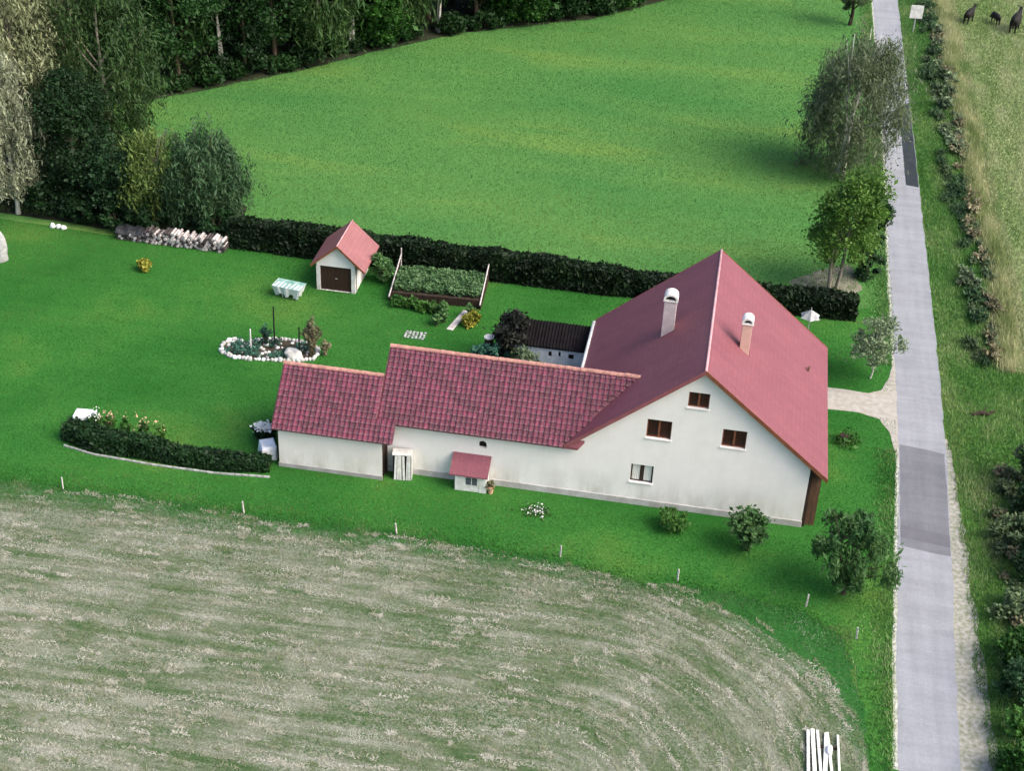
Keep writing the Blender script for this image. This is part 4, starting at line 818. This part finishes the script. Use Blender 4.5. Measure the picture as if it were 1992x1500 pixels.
for i in range(70):
    while True:
        x, y = rnd.uniform(-3, 3.2), rnd.uniform(-1.3, 1.4)
        if in_poly(np.array([x]), np.array([y]), [tuple(q) for q in out])[0]: break
    o = link('stone', sm_[rnd.randrange(4)], None, rk); o.location = (x, y, .0); o.rotation_euler = (0, 0, rnd.uniform(0, 6)); q = rnd.uniform(.4, .95); o.scale = (q, q, q*.9)
bs = MB().prism([(x*.97, y*.97, .012) for x, y in out], (0, 0, .05)).build('bed', M['soil_bed'], rk)
lumpy('large_rock', (1.9, -.45, 0), .6, .42, .5, M['stone'], 77, rk, 3, .3)
g = np.random.default_rng(9); P = np.stack([g.uniform(-2.8, 3.1, 3200), g.uniform(-1.2, 1.3, 3200), g.random(3200)*.4+.05], 1); P = P[in_poly(P[:, 0], P[:, 1], [tuple(q) for q in out])]; P = P[vnoise(P[:, 0], P[:, 1], 1.7, 2) > .45]
V, F = leaf_quads(P, .09); link('ground_cover', mesh_np('ground_cover', V, F), M['lf_teal'], rk)['kind'] = 'stuff'
for i, (x, y, h, m, l) in enumerate(((-34.75, 11.9, 3.0, 'pole_black', 'tall thin black pole standing at the back of the rock garden'), (-32.75, 10.9, 2.3, 'pole_black', 'shorter black pole beside the tall shrub in the rock garden'), (-36.1, 11.0, 1.6, 'white_paint', 'short white post standing in the rock garden'))):
    o = tag(MB().tube([(0, 0, 0), (0, 0, h*.5), (.03, 0, h)], [.06, .055, .045], 8).build('garden_pole', M[m]), l, 'pole'); o.location = (x, y, 0)
shrub('tall_dry_shrub', 'tall upright brownish shrub at the end of the rock garden', (-32.0, 11.2, 0), .75, 3.0, M['lf_drybrush'], 3000, .09, 150, spiky=True)
shrub('twiggy_bush', 'low twiggy brownish bush beside the tall dry shrub', (-31.2, 11.5, 0), .55, 1.2, M['lf_drybrush'], 700, .08, 151, spiky=True)
shrub('reed_tuft', 'fine green reed tuft beside the tall black pole', (-35.3, 11.8, 0), .6, 1.7, M['lf_teal'], 900, .08, 152, spiky=True)
# shrubs about the shed
shrub('dark_bush', 'near-black bush spilling over the black shed roof', (-18.7, 13.0, 0), 1.6, 3.7, leafmat('leaf_black_green', (.005, .007, .005), (.018, .02, .013), .1), 6000, .13, 160)
shrub('sage_bush', 'pale grey-green bush in front of the blue shed wall', (-18.0, 10.9, 0), 1.1, 2.6, M['lf_sage'], 5000, .1, 161)
shrub('teal_bush', 'dark teal-green bush left of the pale sage bush', (-20.2, 11.6, 0), 1.0, 2.5, M['lf_teal'], 3600, .12, 162)
bw = thing('barrel', 'white topped barrel behind the teal bush', 'barrel', (-20.5, 12.7, 0)); MB().tube([(0, 0, 0), (0, 0, .5), (0, 0, 2.2)], [.3, .34, .3], 14).build('body', M['wood_dark'], bw); MB().tube([(0, 0, 2.2), (0, 0, 2.27)], [.34, .34], 14).build('lid', M['white_paint'], bw)
# front lawn
shrub('rose_bush', 'small round leafy bush on the lawn below the gable wall', (-7.1, -1.75, 0), .75, 1.3, M['lf_shrub'], 1800, .12, 170)
shrub('arching_bush', 'larger arching bush close to the house corner on the front lawn', (-3.0, -2.7, 0), 1.5, 2.7, M['lf_willow'], 7500, .12, 171, spiky=True)
wl = tree('willow', 'weeping bushy tree between the house corner and the road', 'tree', (2.5, -5.2, 0), 5.2, 1.75, 1.4, M['lf_willow2'], M['bark'], 'weep', 34, 8500, .12, .13, 2, (0, 0), .5, 172)
dz = thing('daisy_clump', 'little clump of white daisies on the lawn below the farmhouse', 'flowers', (-14.9, -2.0, 0))
V, F = leaf_quads(np.random.default_rng(5).normal(0, 1, (90, 3))*np.array([.35, .25, .02])+np.array([0, 0, .14]), .06, 2, 1.1); link('blossom', mesh_np('blossom', V, F), M['flower_white'], dz)
V, F = leaf_quads(np.random.default_rng(6).normal(0, 1, (300, 3))*np.array([.4, .28, .02])+np.array([0, 0, .08]), .08, 1, 1.5); link('leaves', mesh_np('leaves', V, F), M['lf_shrub'], dz)
stp = thing('tree_stump', 'low dark tree stump with sprouting shoots on the lawn right of the house', 'stump', (2.5, 9.3, 0)); MB().tube([(0, 0, 0), (0, 0, .12), (0, 0, .45)], [.42, .33, .28], 11).build('wood', M['wood_dark'], stp)
V, F = leaf_quads(np.random.default_rng(7).normal(0, 1, (500, 3))*np.array([.4, .4, .1])+np.array([.25, -.05, .3]), .1); link('foliage', mesh_np('foliage', V, F), M['lf_shrub'], stp)
# stakes along the field
for i, (x, y) in enumerate(((-41.7, -5.9), (-31.0, -5.8), (-22.2, -5.7), (-13.0, -5.7), (-6.5, -6.3), (.4, -6.9), (3.0, -8.9))):
    o = tag(MB().box(-.045, .045, -.03, .03, -.05, rnd.uniform(.75, .95)).build('fence_stake', M['log_end'], bevel=.01), 'thin pale wooden stake on the edge between lawn and hay field', 'stake', 'stakes along the field edge'); o.location = (x, y, 0); o.rotation_euler = (rnd.uniform(-.08, .08), rnd.uniform(-.08, .08), rnd.uniform(0, 3))
# board stack
bd = thing('board_stack', 'white weathered boards laid on bearers at the corner of the hay field', 'boards', (1.3, -18.2, 0), R(2))
for y in (-1.3, 1.2): MB().box(-.8, .8, y-.06, y+.06, .0, .12).build('bearer', M['wood_dark'], bd)
for i, (x, w, dy, rz_) in enumerate(((-.70, .15, 0, -.02), (-.42, .19, .1, .01), (-.15, .14, .05, .03), (.08, .2, -.05, -.06), (.38, .14, .0, .05), (.72, .10, -.1, -.01))):
    o = MB().box(-w/2, w/2, -2.4, 2.4, .125, .19).build('board', M['white_paint'], bd, bevel=.008); o.location = (x, dy-.3, rnd.uniform(0, .01)); o.rotation_euler = (0, rnd.uniform(-.06, .06), rz_)
o = lumpy('rag', (.32, .9, .18), .16, .34, .14, M['white_cloth'], 9, bd, 2)
# behind the house
pr = thing('folded_parasol', 'pale grey folded parasol behind the house by the hedge', 'parasol', (.2, 22.3, 0)); MB().tube([(0, 0, 0), (0, 0, 1.9)], .03, 6).build('pole', M['steel'], pr)
mb = MB(); k = 12; 
for i in range(k):
    a0, a1 = 2*math.pi*i/k, 2*math.pi*(i+1)/k; r0, r1 = (.75 if i % 2 else .58), (.58 if i % 2 else .75); mb.quadface((0, 0, 1.75), (r0*math.cos(a0), r0*math.sin(a0), 1.2), (r1*math.cos(a1), r1*math.sin(a1), 1.2))
mb.build('canopy', M['stone_grey'], pr)

# ------------------------------------------------------------------ roadside trees
tree('birch', 'tall three-stemmed birch with airy crown reaching over the road', 'tree', (2.9, 49.5, 0), 13.2, 4.0, 1.6, M['lf_silver'], M['bark_white'], 'weep', 160, 38000, .12, .17, 3, (.6, 0), .3, 201, nlimb=8)
tree('ash_tree', 'bright green leafy tree on bare soil beside the road', 'tree', (1.9, 28.8, 0), 9.2, 2.5, 2.6, M['lf_bright'], M['bark_grey'], 'column', 80, 19000, .115, .14, 3, (1.0, 0), .3, 202, nlimb=8)
tree('ivy_tree', 'slim dark ivy-covered tree behind the bright leafy tree', 'tree', (4.3, 31.5, 0), 6.0, 1.2, .3, M['lf_round'], M['bark'], 'column', 40, 4200, .14, .16, 1, (.2, 0), .3, 203)
tree('sapling', 'young grey-green tree with slim pale trunk near the driveway', 'tree', (4.3, 17.0, 0), 4.7, 1.75, 1.3, M['lf_sage'], M['bark_pale'], 'round', 40, 4200, .10, .06, 1, (0, 0), .3, 204)
tree('roadside_tree', 'small tree with dark trunk at the far end of the road', 'tree', (3.9, 87.5, 0), 6.5, 1.5, 1.7, M['lf_birch'], M['wood_dark'], 'round', 30, 2600, .17, .2, 1, (0, 0), .3, 205)

# ------------------------------------------------------------------ trees on the left, above the lawn
GL = 'trees at the left end of the garden'
tree('weeping_birch', 'pale grey-green weeping birch with white trunk at the lawn edge', 'tree', (-59.3, 25.6, 0), 13.6, 2.1, 3.0, M['lf_palegrey'], M['bark_pale'], 'weep', 80, 18000, .13, .17, 1, (0, 0), .3, 211)
tree('weeping_willow', 'huge pale olive weeping willow above the left garden end', 'tree', (-61.5, 32.5, 0), 21, 4.6, 6.5, M['lf_pale'], M['bark_grey'], 'weep', 160, 38000, .15, .3, 1, (0, 0), .3, 212)
tree('weeping_willow', 'olive weeping willow right of the huge pale one', 'tree', (-54.8, 33.5, 0), 18, 3.8, 4.5, M['lf_forest2'], M['bark_grey'], 'weep', 120, 26000, .15, .25, 1, (0, 0), .3, 213)
tree('dark_tree', 'dark dense evergreen between the weeping birch and the olive willow', 'tree', (-55.3, 28.0, 0), 10.5, 3.0, .6, M['lf_dark'], M['bark'], 'column', 120, 22000, .13, .2, 1, (0, 0), .3, 214)
tree('dark_tree', 'short dark bushy tree standing behind the three white stones', 'tree', (-51.8, 27.0, 0), 6.5, 2.4, .4, M['lf_round'], M['bark'], 'round', 70, 12000, .13, .16, 1, (0, 0), .3, 215)
tree('hazel', 'yellow-green hazel bush left of the round dark tree', 'tree', (-49.0, 27.4, 0), 7.6, 2.6, 1.2, M['lf_yellowgreen'], M['bark_grey'], 'weep', 90, 14000, .12, .1, 4, (0, 0), .3, 216)
tree('round_tree', 'dense rounded dark green tree behind the firewood stack', 'tree', (-45.2, 27.9, 0), 8.5, 2.9, 1.0, M['lf_round2'], M['bark'], 'weep', 130, 26000, .125, .18, 2, (0, 0), .2, 217)
for i, (x, y, r, h) in enumerate(((-61.5, 27.0, 1.3, 3.2), (-57.4, 26.3, 1.4, 2.8), (-54.0, 25.6, 1.3, 2.3), (-51.2, 25.2, 1.2, 2.2), (-48.4, 25.8, 1.2, 2.4), (-43.6, 25.9, 1.2, 2.4))):
    shrub('dark_undergrowth_bush', 'dark green bush in the shade under the left garden trees', (x, y, 0), r, h, M['lf_dark'], 2600, .15, 220+i, group='bushes under the left garden trees', cat='bush')

# ------------------------------------------------------------------ forest above the meadow
protos = []
for i, (nm, lb, H, rad, base, lm_, bk, st, nc, nl, tr, sd_) in enumerate((
    ('forest_oak', 'dark broad forest tree with low hanging branches above the meadow', 17, 4.2, 2.0, 'lf_forest', 'bark', 'round', 110, 12000, .26, 301),
    ('forest_pine', 'dark narrow forest tree of the wood above the meadow', 19, 2.8, 1.2, 'lf_dark', 'bark', 'cone', 110, 11000, .2, 302),
    ('forest_willow', 'olive forest tree with hanging streamers of leaves above the meadow', 16, 3.8, 3.5, 'lf_forest2', 'bark_grey', 'weep', 110, 12000, .22, 303),
    ('forest_birch', 'forest birch with slim pale bare trunk above the meadow', 17, 2.6, 6.5, 'lf_forest', 'bark_pale', 'round', 60, 6000, .13, 304),
    ('forest_lime', 'fresh green forest tree leafy down to the ground above the meadow', 12, 3.0, .8, 'lf_forest3', 'bark', 'column', 90, 10000, .18, 305))):
    t = tree(nm, lb, 'tree', (0, 0, 0), H, rad, base, M[lm_], M[bk], st, nc, int(nl*1.5), .185, tr, 1 if nm != 'forest_birch' else 2, (0, 0), .3, sd_, 'trees of the forest edge'); protos.append([t, False])
def put(k, x, y, s, rz, row=1):
    p = protos[k]
    o = p[0] if not p[1] else copy_tree(p[0])
    p[1] = True; o['label'] = ('%s standing at the meadow edge of the wood' if row == 0 else '%s standing deeper inside the wood') % FL[k]; o.location = (x, y, 0); o.rotation_euler = (0, 0, rz); o.scale = (s, s, s*rnd.uniform(.9, 1.1))
FL = ['dark broad forest tree', 'dark narrow forest tree', 'olive forest tree with hanging streamers of leaves', 'forest birch with slim pale trunk', 'fresh green forest tree leafy to the ground']
fe = np.array(FE[1:]); cf = np.r_[0, np.cumsum(np.hypot(*np.diff(fe, axis=0).T))]
order = [1, 0, 3, 1, 0, 2, 3, 4, 2, 3, 0, 4, 4, 0, 2, 4, 0, 1, 2]
for row in range(4):
    sp = (3.6, 4.6, 5.2, 6.0)[row]; off = (1.8, 5.0, 9.0, 13.5)[row]; nn = int(cf[-1]/sp)
    for i in range(nn):
        s = (i+.3+.5*rnd.random())*sp; x = np.interp(s, cf, fe[:, 0]); y = np.interp(s, cf, fe[:, 1]); dx = np.interp(s+.5, cf, fe[:, 0])-x; dy = np.interp(s+.5, cf, fe[:, 1])-y; L = math.hypot(dx, dy) or 1
        x, y = x-dy/L*off+rnd.uniform(-.6, .6), y+dx/L*off+rnd.uniform(-.6, .6)
        k = order[i % len(order)] if row == 0 else rnd.choice((0, 1, 0, 1, 2, 3))
        put(k, x, y, rnd.uniform(.85, 1.15), rnd.uniform(0, 6.28), row)
for x, y in ((-66, 40), (-64, 45), (-69, 35), (-67, 49)): put(rnd.choice((0, 1)), x, y, 1.1, rnd.uniform(0, 6))
under = shrub('edge_bush', 'low dark bush of the undergrowth along the forest edge', (0, 0, 0), 1.3, 1.7, M['lf_forest'], 1800, .19, 330, group='undergrowth along the forest edge', cat='bush'); first = True
for i in range(30):
    s = (i+.5+rnd.uniform(-.3, .3))/30*cf[-1]; x = np.interp(s, cf, fe[:, 0]); y = np.interp(s, cf, fe[:, 1]); o = under if first else copy_tree(under); first = False
    o.location = (x-rnd.uniform(.6, 1.5), y+rnd.uniform(.5, 1.3), 0); q = rnd.uniform(.7, 1.25); o.scale = (q, q, q*rnd.uniform(.8, 1.2)); o.rotation_euler = (0, 0, rnd.uniform(0, 6.28))

# ------------------------------------------------------------------ right side of the road
HG = 'bushes of the roadside hedgerow'
kinds = [shrub('hedgerow_bush', 'scrubby dull green bush of the hedgerow right of the road', (0, 0, 0), 1.0, .9, M['lf_weed'], 2000, .08, 340, group=HG, spiky=True),
         shrub('hedgerow_bush', 'dark green bush of the hedgerow right of the road', (0, 0, 0), 1.0, .95, M['lf_scrub'], 2200, .08, 341, group=HG, spiky=True),
         shrub('hedgerow_bush', 'dry straw-coloured tussock of the hedgerow right of the road', (0, 0, 0), .9, .95, M['lf_drybrush'], 1500, .09, 342, group=HG, spiky=True),
         shrub('hedgerow_bush', 'pale grey-green tussock of the hedgerow right of the road', (0, 0, 0), .9, 1.0, M['lf_sage'], 1500, .09, 343, group=HG, spiky=True)]
used = [False]*4
for i in range(120):
    y = 20.5+i*.64+rnd.uniform(-.5, .5); side = rnd.random(); x = np.interp(y, [20, 36, 56, 90], [12.0, 12.5, 12.3, 12.4])+(side-.5)*2.2
    k = rnd.choices((0, 1, 2, 3), (2, 3, .3, 1) if side < .55 else (1, .6, 3, 2))[0]; o = copy_tree(kinds[k]) if used[k] else kinds[k]; used[k] = True
    o.location = (x, y, 0); q = rnd.uniform(.35, 1.1); o.scale = (q*rnd.uniform(.7, 1), q*rnd.uniform(1.1, 2.2), q*rnd.uniform(.6, 1.1)); o.rotation_euler = (0, 0, rnd.uniform(-.4, .4)+rnd.choice((0, 3.14)))
GR = 'scrub along the lower right roadside'
for i, (x, y, r, h, m, n, lab) in enumerate(((13.3, 7.0, 1.4, 3.6, 'lf_weed', 5200, 'tall grey-green bush with drooping twigs by the lower road'), (13.3, 3.9, 1.2, 2.0, 'lf_round', 3600, 'dark bush just below the tall grey-green one'),
        (13.1, -1.6, 1.4, 2.8, 'lf_dark', 5200, 'big near-black bush by the lower road'), (12.2, 1.2, 1.3, 1.4, 'lf_weed', 2600, 'low dull green scrub between the two dark roadside bushes'), (11.6, -5.2, 1.2, 1.2, 'lf_weed', 2600, 'low dull green scrub below the near-black bush'),
        (11.1, -8.8, 1.2, 1.9, 'lf_forest3', 4200, 'fresh green leafy bush beside the gravel verge'), (11.4, -11.8, 1.3, 2.3, 'lf_round', 5000, 'dense dark leafy bush on the gravel verge'), (10.7, -14.4, 1.1, 2.0, 'lf_shrub', 4200, 'spiky green bush overhanging the gravel verge'), (10.5, -17.1, 1.2, 2.0, 'lf_forest3', 4200, 'broad green bush at the end of the gravel verge'))):
    shrub('roadside_bush', lab, (x, y, 0), r, h, M[m], n, .13, 360+i, spiky=(i in (0, 7)), cat='bush', group=GR)
WG = 'weed tussocks on the lower right bank'
wk = [shrub('weed_tussock', 'grey-green weed tussock on the bank right of the road', (0, 0, 0), .7, .8, M['lf_weed'], 1300, .075, 380, spiky=True, group=WG, cat='weeds'), shrub('weed_tussock', 'straw-coloured weed tussock on the bank right of the road', (0, 0, 0), .65, .9, M['lf_drybrush'], 1100, .07, 381, spiky=True, group=WG, cat='weeds')]
wu = [False, False]
for i in range(34):
    k = 0 if rnd.random() < .7 else 1; o = copy_tree(wk[k]) if wu[k] else wk[k]; wu[k] = True; y = rnd.uniform(-7.5, 9.5)
    o.location = (rnd.uniform(10.9+.08*abs(y), 13.2), y, 0); q = rnd.uniform(.6, 1.4); o.scale = (q, q, q*rnd.uniform(.6, 1)); o.rotation_euler = (0, 0, rnd.uniform(0, 6))
lg = thing('fallen_branch', 'dark fallen branch lying in the roadside grass', 'branch', (11.2, 14.2, 0), .3); MB().tube([(-.6, 0, .12), (0, .08, .2), (.5, -.05, .16), (1.0, .1, .3)], [.08, .14, .11, .04], 8).tube([(.1, .05, .2), (.5, .35, .5)], [.07, .02], 6).build('wood', M['wood_dark'], lg)
sg_ = thing('roadside_sign', 'blank white square sign on a grey post by the road', 'sign', (10.4, 87.2, 0), R(4)); MB().tube([(0, 0, 0), (0, 0, 2.9)], .06, 8).build('post', M['steel'], sg_); MB().box(-.65, .65, -.11, -.065, 1.5, 2.9).build('board', M['white_paint'], sg_, bevel=.05); MB().box(-.5, .5, -.064, -.03, 2.1, 2.2).build('bracket', M['steel'], sg_)

# ------------------------------------------------------------------ cattle
def cow(label, loc, rz, grazing=False, s=1.0):
    t = thing('cow', label, 'cow', loc, rz, 'black cattle in the field'); hz = .55 if grazing else 1.55
    vs = [(0, 0, 1.12, .36, .42), (-.55, 0, 1.12, .34, .38), (-.85, 0, 1.15, .26, .28), (.55, 0, 1.1, .33, .42), (.85, 0, 1.2, .22, .28), (1.15, 0, .95 if grazing else 1.38, .15, .18), (1.35, 0, hz+.08, .13, .15), (1.62, 0, hz-.15, .085, .10),
          (-.8, .2, .78, .15, .17), (-.86, .2, .45, .075, .085), (-.80, .2, .0, .06, .06), (-.8, -.2, .78, .15, .17), (-.74, -.2, .45, .075, .085), (-.78, -.2, .0, .06, .06),
          (.62, .2, .75, .13, .14), (.66, .2, .4, .07, .07), (.62, .2, .0, .06, .06), (.62, -.2, .75, .13, .14), (.58, -.2, .4, .07, .07), (.60, -.2, .0, .06, .06), (-1.02, 0, 1.2, .05, .05), (-1.1, 0, .8, .025, .025), (-1.1, 0, .5, .05, .05)]
    es = [(0, 1), (1, 2), (0, 3), (3, 4), (4, 5), (5, 6), (6, 7), (1, 8), (8, 9), (9, 10), (1, 11), (11, 12), (12, 13), (3, 14), (14, 15), (15, 16), (3, 17), (17, 18), (18, 19), (2, 20), (20, 21), (21, 22)]
    me = bpy.data.meshes.new('body'); me.from_pydata([v[:3] for v in vs], es, []); o = link('body', me, M['cow'], t)
    sk = o.modifiers.new('skin', 'SKIN'); sk.use_smooth_shade = True
    for d, v in zip(me.skin_vertices[0].data, vs): d.radius = (v[3], v[4]); d.use_root = False
    me.skin_vertices[0].data[0].use_root = True; o.modifiers.new('sub', 'SUBSURF').levels = 1; o.modifiers['sub'].render_levels = 2
    for sd2 in (-1, 1):
        MB().prism([(1.28, sd2*.12, hz+.16), (1.22, sd2*.32, hz+.2), (1.30, sd2*.30, hz+.1)], (.04, 0, .02)).build('ear', M['cow'], t)
    t.scale = (s, s, s); return t
cow('black cow standing broadside nearest the strip of dry grass', (16.4, 92.0, 0), R(65), False, 1.0)
cow('small black cow grazing between the two larger ones', (19.2, 92.4, 0), R(110), True, .8)
cow('large black cow facing uphill with head raised', (21.0, 90.6, 0), R(72), False, 1.3)
